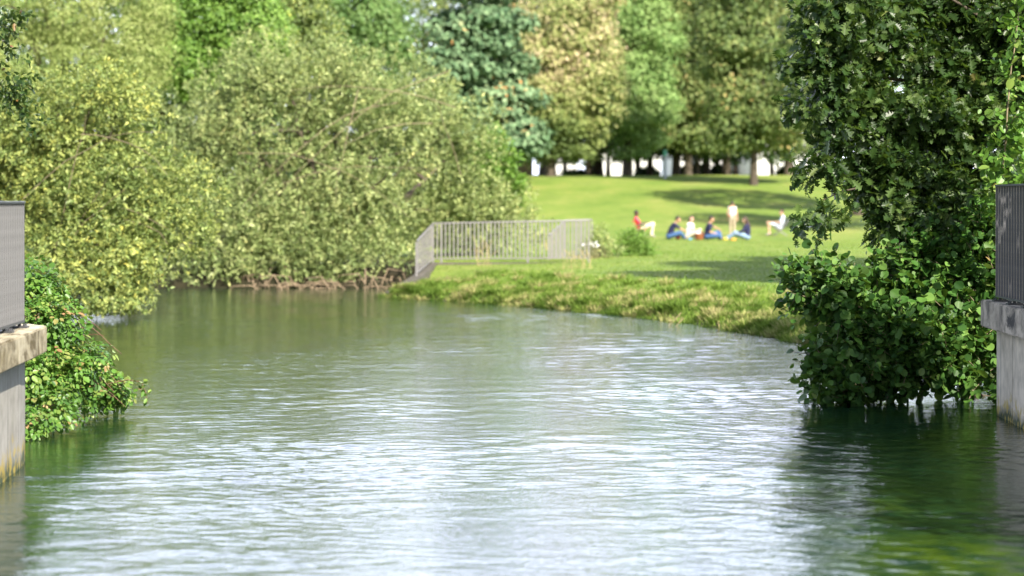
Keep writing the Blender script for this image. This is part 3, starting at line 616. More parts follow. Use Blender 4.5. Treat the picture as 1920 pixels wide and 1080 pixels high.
# ------------------------------------------------------------------ willows over the river
def pblobs(L_, dflt):
    out = []
    for q in L_:
        d = q[4] if len(q) > 4 else dflt; c = WP(q[0], q[1], d); s = d / FPX
        out.append((c.x, c.y, c.z, q[2] * s, (q[2] + q[3]) * .5 * s * (q[5] if len(q) > 5 else .8), q[3] * s))
    return out
wc = empty("willow_tree", (-5.2, 70.5, .3)); tag(wc, "huge rounded olive willow over the far bank behind the fence", "tree", "willows over the river")
bl = pblobs([(340, 500, 60, 34, 69), (420, 515, 60, 26, 68.4), (380, 290, 80, 110, 71), (350, 420, 70, 90, 70), (400, 190, 60, 70, 73), (975, 425, 44, 28, 80), (870, 450, 90, 40, 79), (830, 250, 70, 60, 77), (780, 170, 50, 40, 75), (590, 500, 150, 34, 68.3), (600, 250, 170, 160, 72), (520, 170, 120, 90, 71), (640, 150, 110, 80, 72), (740, 230, 110, 110, 73), (820, 320, 90, 90, 77), (470, 330, 110, 120, 70), (560, 400, 120, 90, 69.5), (680, 390, 120, 100, 70),
             (790, 410, 95, 75, 77), (890, 390, 80, 60, 79), (440, 460, 70, 50, 68.5), (540, 475, 70, 40, 68.5), (640, 475, 80, 40, 68.5), (705, 470, 60, 40, 69), (430, 230, 80, 90, 72), (500, 110, 60, 45, 73), (935, 380, 50, 36, 80)], 70)
tree_wood((-5.2, 70.5, .3), bl, .30, M['bark'], wc, forks=12, th=.2, seed=70)
crown_twigs("crown", sub(bl, 330, .80, (.82, 1.08), hol=1.1, th=-.08) + sub(bl, 300, .42, (.9, 1.12), hol=1.1, th=.0) + sub(bl, 280, .8, (.1, .5), hol=0), M['willow_b'], wc, 20000, .36, 13, .10, .34, gmin=.12, tone_c=.6, shell=(.7, 1.05))
tubes("branch", [(wobble(WP(random.uniform(440, 880), random.uniform(120, 420), 69), WP(random.uniform(440, 880), random.uniform(60, 400), 67.6), 7, .3, .1), [.014, .013, .012, .010, .008, .006, .004]) for _ in range(9)], M['bark_pale'], wc, 5)
P_ = []
random.seed(5)
for i in range(85):
    px = random.uniform(450, 775) if i % 3 else random.uniform(450, 640); d = random.uniform(66.6, 68.2)
    a = WP(px, 0, d); a.z = -.05; bnd = Vector((random.uniform(-1.1, 1.1), random.uniform(-.2, .6), 0)); h = random.choice((.12, .2, .25, .45, .6)) * random.uniform(.7, 1.2) * (.4 + .6 * abs(math.sin(px * .021)))
    P_.append(([a, a + bnd * .3 + Vector((0, 0, h)), a + bnd * .8 + Vector((0, 0, h * .9)), a + bnd * 1.1 + Vector((0, .3, -.1))], [.02, .016, .014, .012]))
tubes("roots", P_, M['root'], wc, 5)["kind"] = "stuff"
wf = empty("willow_tree", (-9.8, 52, .3)); tag(wf, "yellow-green willow leaning over the water at the left, nearer than the others", "tree", "willows over the river")
bl = pblobs([(150, 250, 120, 110, 52), (60, 330, 100, 110, 52), (230, 330, 110, 100, 52), (160, 420, 120, 90, 51), (280, 400, 80, 75, 51), (335, 440, 50, 40, 50.5), (90, 480, 80, 70, 50), (180, 530, 90, 50, 49.5), (225, 480, 60, 50, 50), (20, 220, 70, 90, 53), (160, 190, 60, 50, 52), (210, 250, 60, 60, 52), (-60, 300, 140, 160, 53), (355, 390, 40, 45, 51), (170, 570, 45, 26, 49.2)], 51)
tree_wood((-9.8, 52, .3), bl, .25, M['bark'], wf, forks=12, th=.2, seed=71)
crown_twigs("crown", sub(bl, 320, .58, (.82, 1.06), hol=1.5, th=-.1) + sub(bl, 260, .32, (.9, 1.12), hol=1.5, th=.0) + sub(bl, 130, .6, (.1, .42), hol=0), M['willow_a'], wf, 20000, .30, 12, .076, .38, tone_c=.55, bias=(0.05, -.1, .35), gmin=.12, droop=.3, shell=(.7, 1.0))
tubes("branch", [(wobble(WP(random.uniform(30, 340), random.uniform(250, 560), 50.4), WP(random.uniform(60, 380), random.uniform(180, 500), 49.4), 7, .3, .1), [.012, .011, .010, .009, .008, .006, .004]) for _ in range(9)], M['bark_pale'], wf, 5)
# bush between willow and cedar, plus yellowish shrub at the left of the lawn
def shrub(label, px, base_py, d, bl_px, mat, n, ln, per, size, asp=.4, name="shrub", group=None, bias=(0, 0, .7), nst=10, tmpl=T_DIAM):
    x = (px - 960) / FPX * d; z = gz(x, d); root = empty(name, (x, d, z)); tag(root, label, "shrub" if "grass" not in name else "plant", group)
    bl = pblobs(bl_px, d)
    random.seed(int(px)); 
    tubes("stem", [(wobble((x + random.uniform(-.2, .2), d, z - .1), (q := random.choice(bl))[:3], 5, .2), [.02, .016, .012, .008, .004]) for _ in range(nst)], M['bark'], root, 5)
    crown_twigs("foliage", bl, M[mat], root, n, ln, per, size, asp, bias, gmin=.05, tmpl=tmpl)
    return root
shrub("loose leafy shrub between the big willow and the cedar foot", 925, 400, 80, [(925, 300, 34, 50), (900, 340, 40, 50), (950, 360, 26, 44), (935, 395, 40, 30)], 'bright', 700, .4, 12, .15)
shrub("dark green rounded shrub on the lawn right of the fence", 1186, 490, 78, [(1190, 468, 26, 16), (1168, 474, 18, 12), (1208, 472, 14, 12), (1180, 452, 14, 12), (1196, 450, 10, 12)], 'bright', 420, .34, 12, .075)
shrub("pale weedy plant at the right end of the fence", 1130, 490, 76, [(1128, 465, 26, 20), (1110, 475, 20, 16), (1150, 474, 20, 12), (1125, 445, 14, 16)], 'willow_b', 300, .3, 10, .07)
M['white_fl'] = flat_mat('white_petals', (.75, .72, .8), .7, .05, 5)
fl = empty("flowering_plant", (WP(1115, 470, 75).x, 75, .6)); tag(fl, "white flowers in front of the right end of the fence", "plant")
q = np.array([tuple(WP(1112 + RNG.normal(0, 9), 458 + RNG.normal(0, 5), 75 + RNG.normal(0, .2))) for _ in range(34)])
tubes("stem", [([(float(a[0]), 75.1, .55), tuple(a)], [.006, .004]) for a in q[:40]], M['bark_pale'], fl, 4)
leaves("blossom", q, rdir(len(q)), rdir(len(q)) + np.array([0, -.5, .8]), np.full(len(q), .055), np.full(len(q), .055), T_ROUND, M['white_fl'], fl)

# ------------------------------------------------------------------ near foliage on the right
def wood_px(name, segs, mat, parent, sides=7):
    return tubes(name, [(wobble(WP(*a), WP(*b_), 8, .12), list(np.linspace(r0, r1, 8))) for a, b_, r0, r1 in segs], mat, parent, sides)
ok = empty("oak_tree", (9.2, 33.5, .5)); tag(ok, "dark oak with lobed leaves hanging in from the upper right", "tree")
bl = pblobs([(1695, 392, 42, 38, 30), (1745, 440, 50, 36, 30), (1850, 10, 110, 80, 31), (1760, 10, 80, 70, 31), (1800, 450, 75, 45, 30.4), (1570, 25, 55, 45, 29.5), (1550, 75, 34, 28, 29.4), (1535, 122, 50, 18, 29.4), (1498, 132, 26, 10, 29.3), (1560, 130, 44, 34, 29.6), (1595, 190, 70, 55, 30), (1545, 215, 34, 24, 29.6), (1568, 262, 42, 30, 29.8), (1520, 245, 24, 14, 29.5), (1560, 325, 44, 28, 29.7), (1525, 318, 28, 14, 29.5), (1560, 365, 44, 24, 29.7), (1558, 400, 34, 18, 29.6), (1540, 418, 16, 8, 29.5), (1605, 362, 30, 16, 29.8), (1640, 60, 90, 80, 30.5), (1700, 230, 100, 90, 30.5),
             (1650, 330, 70, 60, 30.3), (1780, 120, 100, 90, 31), (1800, 280, 100, 100, 31), (1770, 390, 90, 50, 30.5), (1690, 430, 30, 18, 30), (1668, 450, 18, 7, 29.9), (1900, 60, 110, 100, 31), (1900, 250, 100, 110, 31), (1880, 400, 90, 80, 30.6),
             (2060, 100, 160, 180, 32), (2060, 360, 130, 120, 32)], 30)
bl2 = pblobs([(1600, -90, 90, 90, 30), (1760, -130, 150, 140, 31), (1950, -160, 180, 180, 32), (2200, -100, 220, 260, 33), (2100, -420, 300, 220, 34), (1850, -340, 180, 130, 33), (2350, 150, 200, 200, 34)], 30)
RNG = np.random.default_rng(77)
def oak_leaves(name, blobs, n, per, size, par):
    P, O = clumps(blobs, n, (.35, 1.02)); n = len(P)
    T = nrm(O * .6 + np.array([-.15, -.25, .35]) + rdir(n) * .55)
    q = np.repeat(P, per, 0) + RNG.normal(0, .035, (n * per, 3)); TT = np.repeat(T, per, 0)
    D = nrm(TT * .45 + rdir(n * per) * .8); N = nrm(TT * .8 + rdir(n * per) * .55 + np.array([0, 0, .35]))
    s = size * np.clip(RNG.lognormal(-.12, .32, n * per), .35, 1.5)
    tone = np.clip(np.repeat(RNG.random(n), per) * .5 + RNG.random(n * per) * .5, 0, 1)
    return leaves(name, q, D, N, s, s * .95, T_OAK, M['oak'], par, tone)
bl3 = [(10.6, 27, 8.4, 2.2, 2.2, 2.0), (7.8, 31, 8.4, 1.7, 1.9, 1.5), (10.2, 31.5, 10.0, 2.6, 2.6, 2.0), (5.8, 32, 7.0, 1.2, 1.4, 1.0)]
oak_leaves("crown", sub(bl, 400, .28, (.55, 1.05), hol=3.0, th=-.12) + sub(bl, 170, .42, (.1, .75), hol=0) + sub(pblobs([(1650, 320, 80, 34, 30.2), (1720, 350, 80, 60, 30.4)], 30), 30, .3, (.2, 1), hol=0), 7800, 8, .13, ok)
oak_leaves("crown", sub(bl2, 200, .45, (.3, .95)), 2600, 8, .16, ok)
oak_leaves("crown", sub(bl3, 90, .6, (.3, 1), hol=0), 2000, 8, .22, ok)
wood_px("trunk", [((2180, 760, 33.5), (2150, 250, 33.5), .30, .22), ((2150, 250, 33.5), (2000, -300, 33.5), .2, .08), ((2150, 300, 33.5), (1700, 100, 31), .10, .02), ((2150, 350, 33.5), (1600, 330, 30.5), .08, .012),
                  ((2150, 250, 33.5), (1560, 20, 30.5), .09, .015), ((1900, 180, 32), (1500, 130, 29.8), .04, .008), ((2000, 380, 32), (1680, 430, 30), .05, .008), ((1800, 300, 31), (1530, 370, 29.6), .03, .006), ((1900, 70, 31), (1690, -60, 30), .03, .008)], M['bark'], ok)
al = empty("alder_tree", (6.6, 30.8, .2)); tag(al, "round-leaved alder dipping its twigs into the river by the right wall", "tree")
bl = pblobs([(1710, 540, 95, 60, 29.8), (1620, 555, 66, 34, 29.5), (1555, 548, 48, 18, 29.2), (1505, 542, 34, 13, 29.1), (1530, 530, 30, 12, 29.2), (1640, 520, 40, 12, 29.5), (1640, 640, 75, 55, 29.0), (1575, 632, 34, 26, 29), (1550, 655, 28, 16, 28.9), (1720, 650, 85, 66, 29.0), (1800, 640, 90, 76, 29.3), (1800, 520, 95, 66, 29.8), (1870, 560, 80, 90, 29.8),
             (1760, 470, 70, 34, 30), (1712, 495, 38, 20, 29.8), (1575, 690, 46, 26, 28.9), (1545, 715, 30, 14, 28.8), (1600, 728, 40, 14, 28.8), (1680, 705, 90, 30, 28.9), (1840, 700, 60, 36, 29.2), (1850, 470, 60, 50, 30), (1930, 620, 80, 90, 30)], 29.5)
def alder_leaves(name, blobs, n, per, size, par, mat, tmpl, asp, gmin=.02):
    P, O = clumps(blobs, n, (.4, 1.02)); n = len(P)
    T = nrm(O * .6 + np.array([-.3, -.2, .15]) + rdir(n) * .5); l = RNG.uniform(.15, .35, n)
    t = np.tile(np.linspace(.1, 1, per), (n, 1))
    q = (P[:, None] + T[:, None] * (t * l[:, None])[:, :, None]).reshape(-1, 3) + RNG.normal(0, .015, (n * per, 3))
    TT = np.repeat(T, per, 0)
    D = nrm(TT * .5 + rdir(n * per) * .7 + np.array([0, 0, -.1])); N = nrm(rdir(n * per) * .65 + np.array([0, -.2, .75]))
    s = size * np.clip(RNG.lognormal(-.12, .34, n * per), .35, 1.55)
    tone = np.clip(np.repeat(RNG.random(n), per) * .35 + RNG.random(n * per) * .65, 0, 1)
    k = q[:, 2] > gmin
    o = leaves(name, q[k], D[k], N[k], s[k], s[k] * asp, tmpl, M[mat], par, tone[k])
    return o, P, T, l
_, P, T, l = alder_leaves("crown", sub(bl, 210, .24, (.45, 1.0), hol=3.2, th=-.25) + sub(bl, 60, .35, (.1, .5), hol=0), 3600, 7, .095, al, 'alder', T_ROUND, .88)
wood_px('branch', [((1900, 640, 30), (1490, 540, 29.1), .03, .005), ((1850, 700, 29.6), (1540, 660, 28.9), .025, .004), ((1840, 720, 29.5), (1560, 725, 28.8), .02, .004), ((1880, 560, 30), (1590, 500, 29.4), .02, .004)], M['bark_pale'], al)
tubes("twig", [([tuple(P[i]), tuple(P[i] + T[i] * l[i] * .5), tuple(P[i] + T[i] * l[i])], [.005, .004, .002]) for i in range(0, len(P), 2)], M['bark_pale'], al, 4)["kind"] = "stuff"
wood_px("trunk", [((1960, 800, 31), (1900, 450, 30.6), .09, .05), ((1950, 760, 30.6), (1560, 560, 29.4), .05, .008), ((1950, 770, 30.4), (1600, 690, 29), .04, .008), ((1930, 640, 30.6), (1700, 480, 29.8), .03, .006), ((1940, 760, 30.4), (1760, 620, 29), .03, .006)], M['bark'], al)
far_tree("yellow-green tree glimpsed through gaps in the oak", 1660, 118, [(1640, 60, 90, 80), (1600, 170, 60, 70), (1700, 200, 80, 80), (1800, 120, 90, 90), (1760, 260, 70, 40)], 'bright', 700, .5, 18, .25, .2, name='tree', seed=91)
# small round-leaved sapling at the far right
sp_ = empty("sapling", (6.75, 29.9, .5)); tag(sp_, "thin pale-stemmed sapling with round leaves above the right railing", "tree")
bl = pblobs([(1890, 300, 45, 40, 28.6), (1900, 210, 30, 30, 28.6), (1915, 120, 30, 40, 28.6), (1880, 380, 40, 40, 28.7), (1930, 40, 30, 40, 28.6), (1950, 250, 50, 60, 28.8)], 28.6)
alder_leaves("crown", bl, 200, 5, .085, sp_, 'bramble', T_ROUND, .8)
wood_px("trunk", [((1900, 700, 28.9), (1880, 330, 28.7), .02, .014), ((1880, 330, 28.7), (1898, 120, 28.6), .014, .008), ((1898, 120, 28.6), (1925, -60, 28.6), .008, .004), ((1885, 250, 28.6), (1915, 200, 28.5), .006, .002)], M['bark_pale'], sp_)

# ------------------------------------------------------------------ bramble and overhanging sprigs on the left
br = empty("bramble_bush", (-5.6, 26.5, .3)); tag(br, "bright green bramble spilling over the water behind the left wall", "bush")
bl = pblobs([(70, 545, 42, 40, 26.5), (90, 600, 50, 45, 26), (120, 660, 60, 50, 26), (150, 705, 55, 38, 26.5), (90, 720, 60, 50, 25.6), (190, 725, 40, 26, 27), (100, 770, 34, 22, 25), (40, 640, 80, 110, 26.5), (20, 560, 60, 60, 27)], 26)
def bram(blobs, n):
    P, O = clumps(blobs, n, (.55, 1.03)); n = len(P)
    D = nrm(O * .5 + rdir(n) * .6 + np.array([.1, -.1, -.2])); N = nrm(O * .6 + rdir(n) * .35 + np.array([.1, -.2, .6]))
    s = np.clip(RNG.lognormal(-2.5, .32, n), .04, .14); k = P[:, 2] > .03
    leaves("foliage", P[k], D[k], N[k], s[k], s[k], T_TRI, M['bramble'], br)
bram(sub(bl + pblobs([(205, 735, 34, 20, 26.8), (170, 690, 40, 24, 26.6), (60, 790, 30, 20, 24.5), (130, 745, 50, 30, 26), (85, 690, 60, 60, 25.5)], 26), 110, .20, (.45, 1), hol=0), 6500)
random.seed(12)
cane = []
for i in range(22):
    a = WP(random.uniform(40, 110), random.uniform(560, 740), 26.3); b_ = WP(random.uniform(120, 235), random.uniform(600, 765), 26.2)
    cane.append((wobble(a, b_, 8, .15, .12), list(np.linspace(.008, .003, 8))))
spr = [WP(200, 720, 26.6), WP(240, 712, 26.6), WP(265, 716, 26.6), WP(273, 735, 26.6), WP(277, 757, 26.6)]
cane.append((spr, [.006, .005, .004, .003, .002]))
M['cane'] = flat_mat('red_brown_cane', (.16, .08, .05), .6, .3, 20)
tubes("cane", cane, M['cane'], br, 5)
q = np.array([tuple(spr[k].lerp(spr[k + 1], random.random()) + Vector((random.uniform(-.03, .03), 0, random.uniform(-.03, .03)))) for k in (0, 1, 1, 2, 2, 2, 3, 3, 3) for _ in range(3)])
leaves("foliage", q, rdir(len(q)), rdir(len(q)) + np.array([0, -.3, .6]), np.full(len(q), .06), np.full(len(q), .04), T_OVAL, M['bramble'], br)
oh = empty("leafy_tree", (-7.2, 25, .6)); tag(oh, "dark small-leaved branches reaching in at the upper left edge", "tree")
bl = pblobs([(15, 25, 26, 26, 24), (40, 70, 12, 14, 24), (15, 165, 40, 40, 24), (45, 215, 18, 24, 24), (-60, 80, 80, 120, 24.3), (-160, 60, 120, 180, 24.6), (-100, -120, 160, 120, 24.6)], 24)
P, O = clumps(bl, 1000, (.2, 1.0)); n = len(P); per = 8
T = nrm(np.array([.5, -.1, -.5]) + rdir(n) * .6); q = (P[:, None] + T[:, None] * (np.tile(np.linspace(0, .2, per), (n, 1)))[:, :, None]).reshape(-1, 3)
D = nrm(np.repeat(T, per, 0) * .5 + rdir(n * per) * .8); s = RNG.uniform(.04, .08, n * per)
leaves("crown", q, D, rdir(n * per) + np.array([0, 0, .7]), s, s * .55, T_OVAL, M['oak'], oh)
wood_px("trunk", [((-330, 760, 25), (-300, 100, 25), .12, .08), ((-300, 250, 25), (-30, 120, 24.3), .03, .01), ((-30, 120, 24.3), (40, 210, 24), .008, .003), ((-300, 120, 25), (-20, 20, 24.2), .03, .008), ((-20, 20, 24.2), (42, 75, 24), .006, .002)], M['bark'], oh)

# ------------------------------------------------------------------ grass on the bank and lawn (stuff)
def scatter_grass(name, label, n, region, hmin, hmax, wid, dens, lean=.35, straw=.3, far=False):
    x0, x1, y0, y1 = region
    X = RNG.uniform(x0, x1, n * 4); Y = RNG.uniform(y0, y1, n * 4); sd = river_sd(X, Y)
    vis = np.abs(X / Y) < .235
    pr = dens(X, Y, sd) * vis; k = RNG.random(len(X)) < pr; X, Y, sd = X[k][:n], Y[k][:n], sd[k][:n]
    Z = ground_z(X, Y); n = len(X)
    clump = .5 + .5 * np.sin(X * 2.1 + 1.7 * np.sin(Y * 1.3)) * np.sin(Y * 1.9 + X * .7)
    h = (hmin + (hmax - hmin) * RNG.random(n) ** 2 * (.35 + .65 * clump))
    D = nrm(np.stack([RNG.normal(0, lean, n), RNG.normal(-.1, lean, n), np.ones(n)], 1)); N = nrm(rdir(n) * [1, 1, .2] + np.array([0, -.6, .35]))
    tone = RNG.random(n) * .75 + .25 * (RNG.random(n) < straw)
    tone = np.clip(tone * (.8 + .4 * (np.sin(X * .9 + 2) * np.sin(Y * .8) > .35)), 0, 1)
    o = leaves(name, np.stack([X, Y, Z - .01], 1), D, N, h, np.full(n, wid), T_DIAM, M['grass'], None, tone)
    tag(o, label, "grass", kind="stuff"); return o
scatter_grass("grass", "long tufted grass and dry stalks on the river bank", 70000, (-4, 12, 38, 66), .05, .26, .022, lambda X, Y, s: ((s > .03) & (s < 3.4)) * np.exp(-np.clip(s - .8, 0, 9) / 1.4) * (X > -3.6))
scatter_grass("grass", "short mown grass of the lawn", 60000, (-3, 20, 44, 112), .03, .08, .03, lambda X, Y, s: (s > 1.5) * 1.0 * np.clip(1.3 - Y / 110, .2, 1), lean=.6, straw=.05)
def tussocks(name, label, n, per, dens, h0, h1, region):
    x0, x1, y0, y1 = region
    X = RNG.uniform(x0, x1, n * 8); Y = RNG.uniform(y0, y1, n * 8); sd = river_sd(X, Y)
    k = (RNG.random(len(X)) < dens(X, Y, sd)) & (np.abs(X / Y) < .235); X, Y = X[k][:n], Y[k][:n]; n = len(X)
    ct = RNG.random(n); hh = RNG.uniform(h0, h1, n); ct = np.where(RNG.random(n) < .38, .86 + .14 * ct, ct * .7)
    a = RNG.uniform(0, 6.283, n * per); r = np.abs(RNG.normal(0, .10, n * per)) * np.repeat(hh / .3, per)
    x = np.repeat(X, per) + np.cos(a) * r; y = np.repeat(Y, per) + np.sin(a) * r; z = ground_z(x, y)
    D = nrm(np.stack([np.cos(a) * .8 + RNG.normal(0, .25, n * per), np.sin(a) * .8 + RNG.normal(0, .25, n * per), np.ones(n * per) * 1.1], 1))
    N = nrm(np.stack([np.cos(a), np.sin(a), np.full(n * per, -.3)], 1) * -1 + RNG.normal(0, .3, (n * per, 3)))
    h = np.repeat(hh, per) * RNG.uniform(.5, 1.3, n * per)
    tone = np.clip(np.repeat(ct, per) + RNG.normal(0, .08, n * per), 0, 1)
    o = leaves(name, np.stack([x, y, z - .01], 1), D, N, h, np.full(n * per, .016), T_DIAM, M['grass'], None, tone)
    tag(o, label, "grass", kind="stuff"); return o
tussocks("grass_tussocks", "shaggy green and straw-coloured tussocks hanging over the water's edge", 900, 90, lambda X, Y, s: ((s > -.08) & (s < 3.0)) * np.exp(-np.clip(s - .4, 0, 9) / 1.1) * (X > -3.6), .08, .30, (-4, 9, 36, 66))
# tall dry stalks
random.seed(33); st = []
for (cx, cyy, n, h) in [(1225, 560, 40, .75), (1335, 575, 34, .7), (905, 500, 12, .8), (1020, 470, 26, .9), (1000, 540, 20, .5), (1085, 505, 20, .5)]:
    d = HC * FPX / (cyy - HY) * .78
    for _ in range(n):
        x = (cx + random.gauss(0, 16) - 960) / FPX * d; y = d + random.uniform(-.4, .4); z = gz(x, y); hh = h * random.uniform(.5, 1.1)
        st.append(([(x, y, z - .03), (x + random.gauss(0, .06), y, z + hh * .6), (x + random.gauss(0, .16), y, z + hh)], [.006, .005, .007]))
o = tubes("dry_stalks", st, M['straw'], None, 4); tag(o, "tall dry straw stalks among the bank grass", "grass", kind="stuff")

# ------------------------------------------------------------------ far buildings, post
M['white_render'] = flat_mat('white_render', (.66, .65, .66), .7, .04, 1.5)
M['pink_render'] = flat_mat('salmon_render', (.62, .42, .31), .8, .1, 1.5)
M['roof'] = flat_mat('roof_tile', (.45, .43, .42), .8, .2, 3)
M['glass'] = flat_mat('window_glass', (.06, .07, .09), .1, .1, 2)
def house(label, px0, px1, d, h, mat, roof_h=1.6, wins=3, dep=6, rz=.12):
    x0 = (px0 - 960) / FPX * d; x1 = (px1 - 960) / FPX * d; w_ = x1 - x0; cx = (x0 + x1) / 2; z = 4.15
    root = empty("house", (cx, d + dep / 2, z), rz); tag(root, label, "house", "pale houses beyond the trees")
    bm = bmesh.new(); box_bm(bm, (0, 0, h / 2), (w_, dep, h)); bm_obj("wall", bm, mat, root, world=False)
    bm = bmesh.new(); e = .3
    v = [bm.verts.new(p) for p in ((-w_ / 2 - e, -dep / 2 - e, h), (w_ / 2 + e, -dep / 2 - e, h), (w_ / 2 + e, dep / 2 + e, h), (-w_ / 2 - e, dep / 2 + e, h), (-w_ / 2 - e, 0, h + roof_h), (w_ / 2 + e, 0, h + roof_h))]
    for f in ((0, 1, 5, 4), (2, 3, 4, 5), (0, 4, 3), (1, 2, 5), (0, 3, 2, 1)): bm.faces.new([v[i] for i in f])
    bm_obj("roof", bm, M['roof'], root, world=False)
    for i in range(wins):
        x = -w_ / 2 + w_ * (i + .5) / wins
        bm = bmesh.new(); box_bm(bm, (x, -dep / 2 - .03, h * .66), (.9, .06, .9)); f = bm_obj("window", bm, M['white_render'], root, world=False)
        bm = bmesh.new(); box_bm(bm, (x, -dep / 2 - .065, h * .66), (.74, .02, .74)); bm_obj("pane", bm, M['glass'], f, world=False)
house("white house front seen between trunks left of the pale post", 1122, 1232, 205, 2.6, M['white_render'], wins=0)
house("white house front seen between trunks right of the pale post", 1255, 1395, 212, 2.8, M['white_render'], wins=2)
house("pale house front either side of the single brown trunk", 1405, 1560, 206, 2.7, M['white_render'], wins=0)
house("salmon coloured house behind the foot of the cedar", 915, 992, 190, 2.0, M['pink_render'], wins=1, rz=.1)
house("small white house glimpsed under the golden tree", 1030, 1075, 200, 1.6, M['white_render'], wins=0, roof_h=.9)
p = WP(1247, 328, 156); z = gz(p.x, 156)
po = empty("marker_post", (p.x, 156, z)); tag(po, "slim pale post with a green cap at the top of the lawn", "post")
M['post'] = flat_mat('pale_paint', (.5, .52, .6), .5, .05, 5); M['capg'] = flat_mat('green_cap', (.12, .42, .3), .5, .05, 5)
def cyl(name, r1, r2, z0, z1, mat, parent, seg=16):
    bm = bmesh.new(); r = bmesh.ops.create_cone(bm, cap_ends=True, segments=seg, radius1=r1, radius2=r2, depth=z1 - z0); bmesh.ops.translate(bm, vec=(0, 0, (z0 + z1) / 2), verts=r['verts']); return bm_obj(name, bm, mat, parent, world=False)
cyl("pole", .10, .09, -.2, 1.45, M['post'], po); cyl("cap", .13, .10, 1.45, 1.85, M['capg'], po)

# ------------------------------------------------------------------ people
SK = {}
def skin(name, c): SK[name] = flat_mat('skin_' + name, c, .55, .06, 9); return SK[name]
skin('light', (.62, .38, .27)); skin('tan', (.48, .27, .17)); skin('dark', (.10, .05, .035))
M['navy'] = flat_mat('navy_cloth', (.012, .014, .06), .8, .2, 9); M['jeans'] = flat_mat('blue_denim', (.06, .13, .30), .85, .2, 14); M['jeans_l'] = flat_mat('light_denim', (.22, .32, .48), .85, .2, 14)
M['whitec'] = flat_mat('white_cloth', (.78, .77, .76), .8, .05, 9); M['coral'] = flat_mat('coral_cloth', (.78, .09, .13), .8, .12, 9); M['cream'] = flat_mat('cream_cloth', (.66, .58, .45), .8, .08, 9)
M['beige'] = flat_mat('beige_cloth', (.40, .32, .23), .8, .08, 9); M['paleblue'] = flat_mat('pale_blue_cloth', (.62, .68, .82), .8, .06, 9); M['peach'] = flat_mat('peach_cloth', (.75, .32, .24), .8, .08, 9)
M['hair'] = flat_mat('dark_hair', (.016, .011, .010), .5, .3, 30); M['hairb'] = flat_mat('brown_hair', (.05, .025, .015), .5, .3, 30); M['shoe'] = flat_mat('shoe', (.3, .28, .26), .7, .1, 9)
M['eye'] = flat_mat('eye', (.02, .015, .012), .2, .1, 9); M['lip'] = flat_mat('lip', (.35, .12, .10), .5, .1, 9)

def caps_obj(name, caps, mat, parent, vox):
    bm = bmesh.new()
    for p0, r0, p1, r1 in caps:
        p0 = Vector(p0); p1 = Vector(p1); ln = (p1 - p0).length; n = max(2, int(ln / (min(r0, r1) * .55 + .002)) + 1) if ln > 1e-4 else 1
        n = min(n, 26)
        for i in range(n):
            t = i / max(1, n - 1); c = p0.lerp(p1, t); r = r0 + (r1 - r0) * t
            bmesh.ops.create_icosphere(bm, subdivisions=2, radius=r, matrix=Matrix.Translation(c))
    me = bpy.data.meshes.new(name); bm.to_mesh(me); bm.free()
    t = bpy.data.objects.new(name, me); C.objects.link(t)
    md = t.modifiers.new("r", 'REMESH'); md.mode = 'VOXEL'; md.voxel_size = vox; md.use_smooth_shade = True
    s = t.modifiers.new("s", 'SMOOTH'); s.factor = .5; s.iterations = 4
    dg = bpy.context.evaluated_depsgraph_get(); me2 = bpy.data.meshes.new_from_object(t.evaluated_get(dg)); me2.name = name
    bpy.data.objects.remove(t)
    me2.materials.clear(); me2.shade_smooth()
    return link(name, me2, mat, parent)

def hand_caps(wr, hd, curl=.5):
    "palm and five fingers from the wrist towards hd"
    wr = Vector(wr); d = (Vector(hd) - wr).normalized(); side = d.cross(Vector((0, 0, 1)));
    side = side.normalized() if side.length > .1 else Vector((0, 1, 0)); up = side.cross(d)
    out = []; palm = wr + d * .085
    for k in (-1, 0, 1): out.append((wr + side * k * .012, .018, palm + side * k * .026, .014))
    for k, ln in ((-1.5, .062), (-.5, .078), (.5, .085), (1.5, .074)):
        b = palm + side * k * .0215; m = b + (d - up * curl * .4) * ln * .55; e = m + (d * .6 - up * curl) * ln * .45
        out += [(b, .0095, m, .0085), (m, .0085, e, .007)]
    b = wr + d * .03 - side * .03; m = b + (d * .6 - side * .8) * .04; out += [(b, .013, m, .011), (m, .011, m + d * .032, .009)]
    return out

